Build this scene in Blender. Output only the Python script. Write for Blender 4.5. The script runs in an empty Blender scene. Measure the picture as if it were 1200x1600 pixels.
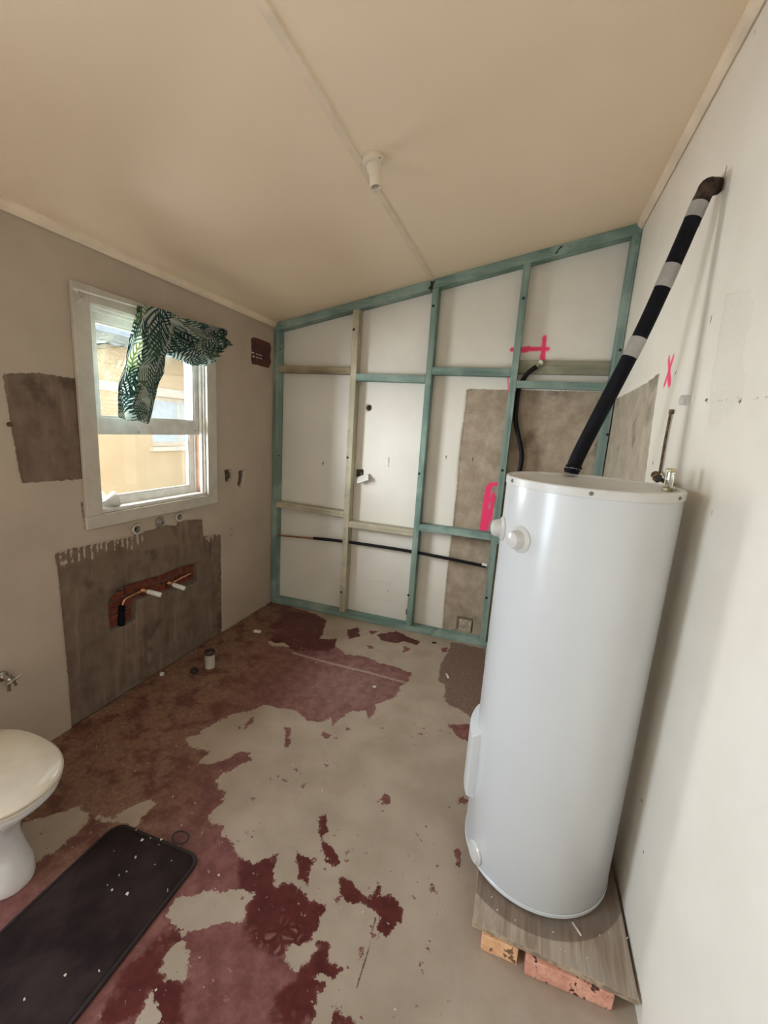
import bpy, bmesh, math, random
import numpy as np
from mathutils import Vector, Matrix, noise as mnoise

random.seed(7)
rng = np.random.default_rng(7)
S = bpy.context.scene
C = S.collection

# ------------------------------------------------------------------ camera, world, light
W = 2.5625            # room width
HL, HR = 2.400, 2.949  # ceiling height at left / right wall
SL = (HR - HL) / W
YB = 0.085            # back wall face (timber frame front is y = 0)
YR = -4.30            # rear wall, behind the camera
CAM = (2.06324, -3.19218, 1.62624)
AX_R = Vector((0.94610, 0.31748, 0.06404))
AX_U = Vector((-0.12092, 0.16283, 0.97922))
AX_F = Vector((-0.30045, 0.93418, -0.19244))
FPX = 667.12

cd = bpy.data.cameras.new('camera')
cam = bpy.data.objects.new('camera', cd)
C.objects.link(cam)
m = Matrix.Identity(4)
for i in range(3):
    m[i][0] = AX_R[i]; m[i][1] = AX_U[i]; m[i][2] = -AX_F[i]; m[i][3] = CAM[i]
cam.matrix_world = m
cd.sensor_fit = 'VERTICAL'
cd.sensor_height = 36.0
cd.sensor_width = 27.0
cd.lens = FPX / 1600.0 * 36.0
cd.clip_start = 0.02
S.camera = cam

w = bpy.data.worlds.new('sky'); S.world = w
w.use_nodes = True
bg = w.node_tree.nodes['Background']
bg.inputs[0].default_value = (0.90, 0.95, 1.0, 1)
bg.inputs[1].default_value = 1.7

def area_light(name, loc, target, sx, sy, power, col):
    d = bpy.data.lights.new(name, 'AREA')
    d.shape = 'RECTANGLE'; d.size = sx; d.size_y = sy; d.energy = power; d.color = col
    o = bpy.data.objects.new(name, d); C.objects.link(o)
    o.location = loc
    o.rotation_euler = (Vector(target) - Vector(loc)).to_track_quat('-Z', 'Y').to_euler()
    return o
# unseen area panel in the yard, added to boost the daylight through the window
area_light('window_daylight_panel', (-1.20, -1.93, 1.85), (0.0, -1.93, 1.82), 2.25, 1.95, 610, (0.90, 0.96, 1.0))
# daylight at the open doorway behind the camera
area_light('door_daylight', (-0.55, -3.72, 1.25), (1.2, -3.55, 1.0), 1.1, 2.0, 112, (0.70, 0.86, 1.0))

S.view_settings.view_transform = 'Standard'
S.view_settings.look = 'None'
S.view_settings.gamma = 1.0
S.view_settings.use_curve_mapping = False
S.view_settings.exposure = 0.0
S.cycles.max_bounces = 10
S.cycles.diffuse_bounces = 6
S.cycles.use_adaptive_sampling = True
S.cycles.adaptive_threshold = 0.04
S.cycles.transparent_max_bounces = 16
S.cycles.use_denoising = True
S.cycles.sample_clamp_indirect = 6.0
S.cycles.caustics_reflective = False
S.cycles.caustics_refractive = False

# ------------------------------------------------------------------ node helpers
class NT:
    def __init__(self, name):
        self.m = bpy.data.materials.new(name); self.m.use_nodes = True
        self.t = self.m.node_tree; self.t.nodes.clear()
        self.out = self.t.nodes.new('ShaderNodeOutputMaterial')
    def n(self, typ, **kw):
        nd = self.t.nodes.new(typ)
        for k, v in kw.items(): setattr(nd, k, v)
        return nd
    def set(self, sock, v):
        if isinstance(v, bpy.types.NodeSocket): self.t.links.new(v, sock)
        elif v is not None:
            if isinstance(v, (tuple, list)) and len(v) == 3 and sock.type == 'RGBA': v = (*v, 1)
            sock.default_value = v
    def math(self, op, a, b=None, c=None, clamp=False):
        nd = self.n('ShaderNodeMath', operation=op, use_clamp=clamp)
        self.set(nd.inputs[0], a); self.set(nd.inputs[1], b)
        if c is not None: self.set(nd.inputs[2], c)
        return nd.outputs[0]
    def mix(self, f, a, b):
        nd = self.n('ShaderNodeMix', data_type='RGBA')
        self.set(nd.inputs[0], f); self.set(nd.inputs[6], a); self.set(nd.inputs[7], b)
        return nd.outputs[2]
    def ramp(self, v, lo, hi, a=0.0, b=1.0):
        nd = self.n('ShaderNodeMapRange'); nd.interpolation_type = 'SMOOTHSTEP'
        self.set(nd.inputs[0], v); self.set(nd.inputs[1], lo); self.set(nd.inputs[2], hi)
        self.set(nd.inputs[3], a); self.set(nd.inputs[4], b)
        return nd.outputs[0]
    def noise(self, scale, detail=4, rough=0.55, vec=None, dist=0.0):
        nd = self.n('ShaderNodeTexNoise')
        nd.inputs['Scale'].default_value = scale; nd.inputs['Detail'].default_value = detail
        nd.inputs['Roughness'].default_value = rough; nd.inputs['Distortion'].default_value = dist
        self.set(nd.inputs['Vector'], vec if vec is not None else self.obj())
        return nd.outputs[0]
    def obj(self):
        if not hasattr(self, '_o'): self._o = self.n('ShaderNodeTexCoord').outputs['Object']
        return self._o
    def scaled(self, s, vec=None):
        nd = self.n('ShaderNodeMapping'); nd.inputs['Scale'].default_value = s
        self.set(nd.inputs[0], vec if vec is not None else self.obj()); return nd.outputs[0]
    def attr(self, name):
        nd = self.n('ShaderNodeAttribute', attribute_name=name); return nd.outputs['Fac']
    def bump(self, h, strength=0.3, dist=0.01, normal=None):
        nd = self.n('ShaderNodeBump'); nd.inputs['Strength'].default_value = strength
        nd.inputs['Distance'].default_value = dist; self.set(nd.inputs['Height'], h)
        if normal is not None: self.set(nd.inputs['Normal'], normal)
        return nd.outputs[0]
    def bsdf(self, col, rough=0.6, spec=0.4, metal=0.0, normal=None, coat=0.0):
        b = self.n('ShaderNodeBsdfPrincipled')
        self.set(b.inputs['Base Color'], col); self.set(b.inputs['Roughness'], rough)
        self.set(b.inputs['Specular IOR Level'], spec); self.set(b.inputs['Metallic'], metal)
        self.set(b.inputs['Coat Weight'], coat)
        if normal is not None: self.set(b.inputs['Normal'], normal)
        return b.outputs[0]
    def done(self, sh):
        self.t.links.new(sh, self.out.inputs[0]); return self.m

def simple(name, col, rough=0.5, spec=0.4, metal=0.0, var=0.12, scale=14, bump=0.0, bscale=60, coat=0.0):
    t = NT(name)
    n = t.noise(scale, 4)
    dark = tuple(c * (1 - var * 1.6) for c in col); lite = tuple(min(1, c * (1 + var)) for c in col)
    c = t.mix(t.ramp(n, 0.3, 0.7), dark, lite)
    nm = t.bump(t.noise(bscale, 3), bump, 0.004) if bump else None
    return t.done(t.bsdf(c, rough, spec, metal, nm, coat))

def timber(name, base, dark, axis):
    """stained sawn timber, grain along axis"""
    t = NT(name)
    s = [26.0, 26.0, 26.0]; s[axis] = 1.6
    g = t.noise(1.0, 5, 0.6, t.scaled(s), 0.6)
    bl = t.noise(3.0, 3, 0.6)
    c = t.mix(t.ramp(g, 0.32, 0.68), dark, base)
    c = t.mix(t.ramp(bl, 0.46, 0.68, 0.0, 0.6), c, tuple(min(1, x * 1.35 + 0.03) for x in base))
    c = t.mix(t.ramp(t.noise(6.5, 3, 0.6), 0.62, 0.78, 0.0, 0.55), c, tuple(x * 0.5 for x in dark))
    return t.done(t.bsdf(c, 0.75, 0.25, 0, t.bump(g, 0.35, 0.003)))

M = {}
TEAL, TEALD = (0.230, 0.308, 0.272), (0.125, 0.200, 0.182)
PALE, PALED = (0.47, 0.425, 0.32), (0.31, 0.28, 0.205)
for ax, nm in ((0, 'x'), (2, 'z')):
    M['teal_' + nm] = timber('teal_timber_' + nm, TEAL, TEALD, ax)
    M['pale_' + nm] = timber('pale_timber_' + nm, PALE, PALED, ax)
    M['olive_' + nm] = timber('olive_timber_' + nm, (0.27, 0.265, 0.19), (0.17, 0.175, 0.125), ax)
    M['brown_' + nm] = timber('brown_timber_' + nm, (0.33, 0.27, 0.18), (0.20, 0.155, 0.10), ax)
M['shaded_white_gloss'] = simple('shaded_white_gloss_paint', (0.52, 0.475, 0.405), 0.32, 0.5, var=0.05, bump=0.12, bscale=30)  # white casing paint with its backlit darkening put into the colour
M['sash_white'] = simple('sash_white_paint', (0.72, 0.70, 0.66), 0.35, 0.5, var=0.08, bump=0.12, bscale=30)
M['raw_pink'] = simple('raw_pink_timber', (0.52, 0.30, 0.21), 0.7, 0.2, var=0.12)
M['enamel'] = simple('heater_enamel', (0.595, 0.605, 0.615), 0.24, 0.6, var=0.012, scale=3, bump=0.03, bscale=9)
M['enamel_lid'] = simple('heater_lid_enamel', (0.60, 0.585, 0.56), 0.36, 0.5, var=0.05, scale=8)
M['cap_plastic'] = simple('cap_plastic', (0.56, 0.55, 0.53), 0.22, 0.5, var=0.03)
M['screw'] = simple('dull_screw_metal', (0.22, 0.20, 0.18), 0.45, 0.5, 0.8)
M['dark'] = simple('dark_metal', (0.03, 0.027, 0.025), 0.6, 0.3, 0.2)
M['lagging'] = simple('black_foam_lagging', (0.0055, 0.0052, 0.008), 0.7, 0.15, var=0.3, scale=30, bump=0.3)
M['hose'] = simple('black_rubber', (0.006, 0.006, 0.0065), 0.55, 0.2, var=0.2)
M['tape'] = simple('silver_tape', (0.36, 0.345, 0.33), 0.38, 0.5, 0.35, var=0.1, bump=0.2)
M['brown_lag'] = simple('brown_old_lagging', (0.055, 0.034, 0.026), 0.8, 0.2, var=0.4, scale=40, bump=0.6)
M['copper'] = simple('tarnished_copper', (0.42, 0.20, 0.11), 0.38, 0.5, 0.85, var=0.25, scale=30)
M['copper_bright'] = simple('clean_copper', (0.62, 0.33, 0.20), 0.28, 0.5, 0.9, var=0.2, scale=30)
M['brass'] = simple('aged_brass', (0.50, 0.44, 0.28), 0.35, 0.5, 0.7, var=0.25, scale=60)
M['rust'] = simple('rusty_brass', (0.14, 0.085, 0.045), 0.65, 0.4, 0.4, var=0.4, scale=60, bump=0.5)
M['white_plastic'] = simple('white_plastic', (0.72, 0.71, 0.68), 0.38, 0.5, var=0.04)
M['cream_plastic'] = simple('cream_bakelite', (0.70, 0.62, 0.50), 0.35, 0.5, var=0.05)
M['pvc'] = simple('grey_pvc', (0.50, 0.46, 0.41), 0.45, 0.4, var=0.1)
M['chrome'] = simple('worn_chrome', (0.50, 0.47, 0.43), 0.22, 0.5, 0.95, var=0.15, scale=40)
M['porcelain'] = simple('toilet_porcelain', (0.70, 0.69, 0.69), 0.12, 0.6, var=0.02, coat=0.3)
M['seat_plastic'] = simple('cream_seat_plastic', (0.68, 0.62, 0.525), 0.16, 0.6, var=0.03, coat=0.2)
M['oxide_paint'] = simple('oxide_red_brushed_paint', (0.075, 0.014, 0.010), 0.42, 0.5, var=0.4, scale=18, bump=0.4, bscale=50)
M['debris'] = simple('pale_crumb', (0.62, 0.56, 0.48), 0.8, 0.2, var=0.2)
M['mortar_lump'] = simple('mortar_lump', (0.30, 0.265, 0.235), 0.9, 0.2, var=0.25, scale=60, bump=0.6)

def brick_mat(name, base, dark, spot):
    t = NT(name)
    n = t.noise(22, 5, 0.65); sp = t.noise(70, 3, 0.6); big = t.noise(46, 2, 0.5)
    c = t.mix(t.ramp(n, 0.32, 0.70), dark, base)
    c = t.mix(t.ramp(big, 0.61, 0.66), c, spot)
    c = t.mix(t.ramp(sp, 0.63, 0.69, 0, 0.8), c, tuple(x * 0.7 for x in spot))
    return t.done(t.bsdf(c, 0.9, 0.2, 0, t.bump(n, 0.5, 0.004)))
M['brick_pink'] = brick_mat('pink_speckled_brick', (0.74, 0.40, 0.29), (0.56, 0.25, 0.18), (0.10, 0.04, 0.035))
M['brick_orange'] = brick_mat('orange_brick', (0.78, 0.47, 0.28), (0.64, 0.34, 0.18), (0.20, 0.11, 0.06))
M['brick_wall'] = brick_mat('exposed_red_brick', (0.235, 0.070, 0.040), (0.13, 0.034, 0.022), (0.045, 0.022, 0.018))

def ply_mat():
    t = NT('weathered_plywood')
    g = t.noise(1.0, 5, 0.65, t.scaled((34.0, 2.6, 30.0)), 1.4)
    c = t.mix(t.ramp(g, 0.30, 0.70), (0.25, 0.185, 0.135), (0.44, 0.355, 0.275))
    c = t.mix(t.ramp(t.noise(4, 3), 0.42, 0.72, 0, 0.7), c, (0.38, 0.335, 0.295))
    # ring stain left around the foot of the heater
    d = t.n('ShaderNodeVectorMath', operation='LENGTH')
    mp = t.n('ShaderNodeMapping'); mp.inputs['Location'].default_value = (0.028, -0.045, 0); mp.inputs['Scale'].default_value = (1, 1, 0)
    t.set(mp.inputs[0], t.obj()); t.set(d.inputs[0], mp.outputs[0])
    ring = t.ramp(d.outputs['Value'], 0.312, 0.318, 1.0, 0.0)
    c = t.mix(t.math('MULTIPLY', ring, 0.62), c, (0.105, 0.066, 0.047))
    return t.done(t.bsdf(c, 0.75, 0.25, 0, t.bump(g, 0.3, 0.002)))
M['ply'] = ply_mat()
M['ply_edge'] = simple('plywood_edge', (0.36, 0.27, 0.19), 0.8, 0.2, var=0.25, scale=40)

def mat_fabric():
    t = NT('dark_rubber_backed_mat')
    n = t.noise(5, 4, 0.6); f = t.noise(240, 2)
    c = t.mix(t.ramp(n, 0.35, 0.7), (0.017, 0.0105, 0.0105), (0.038, 0.025, 0.024))
    return t.done(t.bsdf(c, 0.9, 0.1, 0, t.bump(f, 0.5, 0.002)))
M['mat'] = mat_fabric()

def glass_mat(name, gl=0.06):
    t = NT(name)
    a = t.n('ShaderNodeBsdfTransparent'); a.inputs[0].default_value = (0.96, 0.97, 0.96, 1)
    b = t.n('ShaderNodeBsdfGlossy'); b.inputs['Roughness'].default_value = 0.03
    mx = t.n('ShaderNodeMixShader'); mx.inputs[0].default_value = gl
    t.t.links.new(a.outputs[0], mx.inputs[1]); t.t.links.new(b.outputs[0], mx.inputs[2])
    return t.done(mx.outputs[0])
M['glass'] = glass_mat('window_glass')

# ------------------------------------------------------------------ mesh helpers
ROOT = {}
def finish(o, label=None, cat=None, group=None, kind=None):
    if label: o['label'] = label
    if cat: o['category'] = cat
    if group: o['group'] = group
    if kind: o['kind'] = kind
    return o
def thing(name, loc, label, cat, group=None, kind=None):
    o = bpy.data.objects.new(name, None); C.objects.link(o)
    o.location = loc; o.empty_display_size = 0.1
    ROOT[o.name] = Vector(loc)
    return finish(o, label, cat, group, kind)
def origin_of(p):
    while p.parent: p = p.parent
    return ROOT[p.name]
def bm_obj(name, bm, mat, parent=None, smooth=False, loc=None, bevel=0.0, seg=2, auto=None):
    """bm in world coordinates; becomes ONE mesh object"""
    bm.normal_update()
    if parent is None:
        if loc is None:
            co = [v.co for v in bm.verts]
            mn = [min(c[i] for c in co) for i in range(3)]; mx = [max(c[i] for c in co) for i in range(3)]
            loc = ((mn[0] + mx[0]) / 2, (mn[1] + mx[1]) / 2, mn[2])
        org = Vector(loc)
    else:
        org = origin_of(parent)
    for v in bm.verts: v.co -= org
    me = bpy.data.meshes.new(name); bm.to_mesh(me); bm.free()
    for mm in (mat if isinstance(mat, (list, tuple)) else [mat]): me.materials.append(mm)
    o = bpy.data.objects.new(name, me); C.objects.link(o)
    if parent is None: o.location = org; ROOT[o.name] = org
    else: o.parent = parent
    if smooth:
        for p in me.polygons: p.use_smooth = True
        if auto is not None:
            me.set_sharp_from_angle(angle=math.radians(auto))
    if bevel:
        md = o.modifiers.new('bevel', 'BEVEL'); md.width = bevel; md.segments = seg; md.limit_method = 'ANGLE'
    return o
def box(bm, x0, x1, y0, y1, z0, z1, mat=0):
    vs = [bm.verts.new(p) for p in ((x0, y0, z0), (x1, y0, z0), (x1, y1, z0), (x0, y1, z0), (x0, y0, z1), (x1, y0, z1), (x1, y1, z1), (x0, y1, z1))]
    fs = []
    for f in ((0, 3, 2, 1), (4, 5, 6, 7), (0, 1, 5, 4), (1, 2, 6, 5), (2, 3, 7, 6), (3, 0, 4, 7)):
        q = bm.faces.new([vs[i] for i in f]); q.material_index = mat; fs.append(q)
    return vs
def boxo(name, b, mat, parent=None, bevel=0.003, **k):
    bm = bmesh.new(); box(bm, *b); return bm_obj(name, bm, mat, parent, bevel=bevel, **k)
def prism(bm, poly, axis, a, b):
    """poly of 2D points in the two other axes, extruded from a to b along axis"""
    def P(p, t):
        c = list(p); c.insert(axis, t); return c
    lo = [bm.verts.new(P(p, a)) for p in poly]; hi = [bm.verts.new(P(p, b)) for p in poly]
    n = len(poly)
    f = [bm.faces.new(lo), bm.faces.new(hi)]
    for i in range(n): f.append(bm.faces.new((lo[i], lo[(i + 1) % n], hi[(i + 1) % n], hi[i])))
    bmesh.ops.recalc_face_normals(bm, faces=f)
    return f
def catmull(pts, n=8):
    P = [Vector(p) for p in pts]; out = []
    for i in range(len(P) - 1):
        p0 = P[max(i - 1, 0)]; p1 = P[i]; p2 = P[i + 1]; p3 = P[min(i + 2, len(P) - 1)]
        for k in range(n):
            t = k / n
            out.append(0.5 * ((2 * p1) + (-p0 + p2) * t + (2 * p0 - 5 * p1 + 4 * p2 - p3) * t * t + (-p0 + 3 * p1 - 3 * p2 + p3) * t ** 3))
    out.append(P[-1]); return out
def tube(bm, pts, r, n=14, cap=True):
    P = [Vector(p) for p in pts]; rs = r if isinstance(r, (list, tuple)) else [r] * len(P)
    rings = []; up = None
    for i, p in enumerate(P):
        d = (P[min(i + 1, len(P) - 1)] - P[max(i - 1, 0)]).normalized()
        if up is None:
            up = Vector((0, 0, 1)) if abs(d.z) < 0.9 else Vector((1, 0, 0))
        a = d.cross(up)
        if a.length < 1e-4: a = d.cross(Vector((0, 1, 0)))
        a.normalize(); b = a.cross(d).normalized(); up = b
        rings.append([bm.verts.new(p + (a * math.cos(2 * math.pi * k / n) + b * math.sin(2 * math.pi * k / n)) * rs[i]) for k in range(n)])
    fs = []
    for i in range(len(rings) - 1):
        for k in range(n):
            fs.append(bm.faces.new((rings[i][k], rings[i][(k + 1) % n], rings[i + 1][(k + 1) % n], rings[i + 1][k])))
    if cap:
        fs.append(bm.faces.new(rings[0])); fs.append(bm.faces.new(rings[-1]))
    bmesh.ops.recalc_face_normals(bm, faces=fs)
def tubeo(name, pts, r, mat, parent=None, n=14, **k):
    bm = bmesh.new(); tube(bm, pts, r, n); return bm_obj(name, bm, mat, parent, smooth=True, auto=50, **k)
def lathe(bm, prof, loc, axis=(0, 0, 1), n=32):
    """prof: list of (radius, height) along axis from loc"""
    q = Vector((0, 0, 1)).rotation_difference(Vector(axis).normalized()); loc = Vector(loc)
    rings = []
    for r, h in prof:
        if r < 1e-5: rings.append([bm.verts.new(loc + q @ Vector((0, 0, h)))])
        else: rings.append([bm.verts.new(loc + q @ Vector((r * math.cos(2 * math.pi * k / n), r * math.sin(2 * math.pi * k / n), h))) for k in range(n)])
    fs = []
    for a, b in zip(rings, rings[1:]):
        for k in range(n):
            k2 = (k + 1) % n
            if len(a) == 1 and len(b) == 1: continue
            if len(a) == 1: fs.append(bm.faces.new((a[0], b[k2], b[k])))
            elif len(b) == 1: fs.append(bm.faces.new((a[k], a[k2], b[0])))
            else: fs.append(bm.faces.new((a[k], a[k2], b[k2], b[k])))
    bmesh.ops.recalc_face_normals(bm, faces=fs)
def latheo(name, prof, loc, mat, parent=None, axis=(0, 0, 1), n=32, auto=40, **k):
    bm = bmesh.new(); lathe(bm, prof, loc, axis, n); return bm_obj(name, bm, mat, parent, smooth=True, auto=auto, **k)

# image point -> place on a plane of the room (used only to survey where things stand)
def ray(px, py):
    return AX_F + AX_R * ((px - 600) / FPX) - AX_U * ((py - 800) / FPX)
def on(ax, v, px, py):
    d = ray(px, py); t = (v - CAM[ax]) / d[ax]
    return Vector(CAM) + d * t
def floor_xy(px, py):
    p = on(2, 0.0, px, py); return (p.x, p.y)
def left_yz(px, py):
    p = on(0, 0.0, px, py); return (p.y, p.z)
def right_yz(px, py):
    p = on(0, W, px, py); return (p.y, p.z)
def back_xz(px, py):
    p = on(1, YB, px, py); return (p.x, p.z)

# ------------------------------------------------------------------ surveyed surfaces
def sdf(P, poly):
    """signed distance, positive inside"""
    A = np.array(poly, float); B = np.roll(A, -1, axis=0)
    d2 = np.full(len(P), 1e9); ins = np.zeros(len(P), bool)
    for a, b in zip(A, B):
        e = b - a; wv = P - a
        t = np.clip((wv @ e) / max(e @ e, 1e-12), 0, 1)
        d2 = np.minimum(d2, ((wv - t[:, None] * e) ** 2).sum(1))
        c = (a[1] > P[:, 1]) != (b[1] > P[:, 1])
        with np.errstate(divide='ignore', invalid='ignore'):
            xi = (b[0] - a[0]) * (P[:, 1] - a[1]) / (b[1] - a[1] if b[1] != a[1] else 1e-12) + a[0]
        ins ^= c & (P[:, 0] < xi)
    d = np.sqrt(d2); return np.where(ins, d, -d)
def stroke(P, pts, r):
    d = np.full(len(P), 1e9)
    for a, b in zip(pts[:-1], pts[1:]):
        a = np.array(a); b = np.array(b); e = b - a
        t = np.clip(((P - a) @ e) / max(e @ e, 1e-12), 0, 1)
        d = np.minimum(d, np.hypot(*((P - a - t[:, None] * e).T)))
    return r - d
def sstep(v, a, b):
    t = np.clip((v - a) / (b - a), 0, 1); return t * t * (3 - 2 * t)
def axis_steps(lo, hi, step, extra=()):
    ks = sorted(set([lo, hi, *extra])); out = []
    for a, b in zip(ks[:-1], ks[1:]):
        n = max(1, int(round((b - a) / step)))
        out.extend(np.linspace(a, b, n, endpoint=False))
    out.append(hi); return np.array(out)
def surface(name, us, vs, place, mat, flip, openings=(), recess=None, attrs=None, back=0.12, top=None):
    """a slab whose room side is a fine grid: place(u, v, depth) -> xyz; the far side and edges close it"""
    U, V = np.meshgrid(us, vs, indexing='ij'); P = np.stack([U.ravel(), V.ravel()], 1)
    if top is not None: P[:, 1] = P[:, 1] * top(P[:, 0])
    dep = recess(P) if recess is not None else np.zeros(len(P))
    nu, nv = len(us), len(vs)
    co = place(P[:, 0], P[:, 1], dep)
    idx = np.arange(nu * nv).reshape(nu, nv)
    q = np.stack([idx[:-1, :-1], idx[1:, :-1], idx[1:, 1:], idx[:-1, 1:]], -1)
    uc = (us[:-1] + us[1:]) / 2; vc = (vs[:-1] + vs[1:]) / 2
    keep = np.ones((nu - 1, nv - 1), bool)
    for (a, b, c, d) in openings:
        keep &= ~(((uc > a) & (uc < b))[:, None] & ((vc > c) & (vc < d))[None, :])
    # far side as a coarse grid over the same breaks
    ku = sorted(set([us[0], us[-1]] + [x for o in openings for x in o[:2]])); kv = sorted(set([vs[0], vs[-1]] + [x for o in openings for x in o[2:]]))
    base = len(co); co2 = []; f2 = []
    KU, KV = np.meshgrid(ku, kv, indexing='ij'); PB = np.stack([KU.ravel(), KV.ravel()], 1)
    PF = PB.copy()
    if top is not None: PB[:, 1] *= top(PB[:, 0])
    cb = place(PB[:, 0], PB[:, 1], np.full(len(PB), back)); cf = place(PB[:, 0], PB[:, 1], np.zeros(len(PB)))
    nb = len(cb); mu, mv = len(ku), len(kv)
    solid = np.ones((mu - 1, mv - 1), bool)
    for (a, b, c, d) in openings:
        for i in range(mu - 1):
            for j in range(mv - 1):
                if a <= (ku[i] + ku[i + 1]) / 2 <= b and c <= (kv[j] + kv[j + 1]) / 2 <= d: solid[i, j] = False
    ib = base + np.arange(nb).reshape(mu, mv); jf = base + nb + np.arange(nb).reshape(mu, mv)
    def sol(i, j): return 0 <= i < mu - 1 and 0 <= j < mv - 1 and solid[i, j]
    for i in range(mu - 1):
        for j in range(mv - 1):
            if solid[i, j]: f2.append((ib[i, j], ib[i, j + 1], ib[i + 1, j + 1], ib[i + 1, j]))
    for i in range(mu):
        for j in range(mv - 1):
            if sol(i - 1, j) != sol(i, j): f2.append((jf[i, j], jf[i, j + 1], ib[i, j + 1], ib[i, j]))
    for j in range(mv):
        for i in range(mu - 1):
            if sol(i, j - 1) != sol(i, j): f2.append((jf[i, j], jf[i + 1, j], ib[i + 1, j], ib[i, j]))
    faces = q[keep].reshape(-1, 4)
    if flip: faces = faces[:, ::-1]
    allco = np.concatenate([co, cb, cf]); allf = np.concatenate([faces, np.array(f2, int)])
    me = bpy.data.meshes.new(name)
    me.vertices.add(len(allco)); me.vertices.foreach_set('co', allco.astype(np.float32).ravel())
    me.loops.add(allf.size); me.loops.foreach_set('vertex_index', allf.astype(np.int32).ravel())
    me.polygons.add(len(allf)); me.polygons.foreach_set('loop_start', np.arange(0, allf.size, 4, dtype=np.int32))
    me.update(calc_edges=True); me.validate()
    if attrs:
        for k, v in attrs(P).items():
            at = me.attributes.new(k, 'FLOAT', 'POINT')
            at.data.foreach_set('value', np.concatenate([v, np.full(2 * nb, -1.0)]).astype(np.float32))
    me.materials.append(mat)
    sm = np.zeros(len(me.polygons), bool); sm[:len(faces)] = True
    me.polygons.foreach_set('use_smooth', sm)
    o = bpy.data.objects.new(name, me); C.objects.link(o); o['kind'] = 'structure'
    ROOT[o.name] = Vector((0, 0, 0))
    return o

# ---- floor -------------------------------------------------------
def c2(*p): return [floor_xy(300 + x / 2.5, 920 + y / 2.5) for x, y in p]
def c3(*p): return [floor_xy(150 + x / 1.967, 1150 + y / 1.967) for x, y in p]
RED_MAIN = ([(0.14, 0.0)] + c2((480, 96), (525, 125), (512, 165), (500, 195), (565, 195), (562, 228), (600, 255), (690, 270), (740, 290),
            (855, 325), (850, 360), (820, 380), (800, 415), (760, 440), (715, 450), (715, 490), (690, 515), (680, 480), (620, 475), (590, 500),
            (550, 535), (540, 500), (515, 520), (450, 515), (410, 475), (340, 465), (280, 452), (240, 475), (150, 490), (60, 540), (10, 575))
            + c3((270, 0), (290, 35), (350, 45), (310, 90), (400, 75), (440, 50), (470, 50), (475, 75), (420, 105), (380, 120), (370, 160),
                 (395, 170), (385, 210), (350, 240), (345, 265), (385, 275), (385, 300), (420, 330), (440, 370), (480, 395), (540, 370), (565, 355),
                 (540, 410), (550, 465), (600, 455), (650, 490), (705, 520), (690, 560), (680, 600), (650, 640), (605, 645), (580, 690),
                 (625, 720), (660, 700), (675, 660), (690, 625), (725, 650), (700, 680), (755, 710), (740, 770), (705, 735), (690, 722),
                 (672, 735), (700, 760), (680, 800), (670, 860), (650, 900))
            + [(1.28, -2.95), (1.10, -3.4), (1.2, -3.7), (0.8, YR), (0, YR), (0, 0.0)])
HOLES = [c3((220, 545), (240, 500), (330, 480), (445, 472), (495, 490), (450, 520), (450, 560), (410, 570), (350, 575), (290, 600), (275, 625),
            (300, 690), (285, 750), (230, 745), (195, 715), (235, 660), (268, 600), (225, 585)),
         c3((105, 900), (160, 795), (190, 830), (205, 900)),
         c3((60, 245), (180, 185), (185, 210), (140, 250), (130, 280), (30, 262), (0, 250)),
         c2((300, 205), (360, 212), (380, 228), (310, 222)),
         c3((-230, 270), (-60, 215), (-20, 250), (-90, 330), (-240, 420))]
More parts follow.
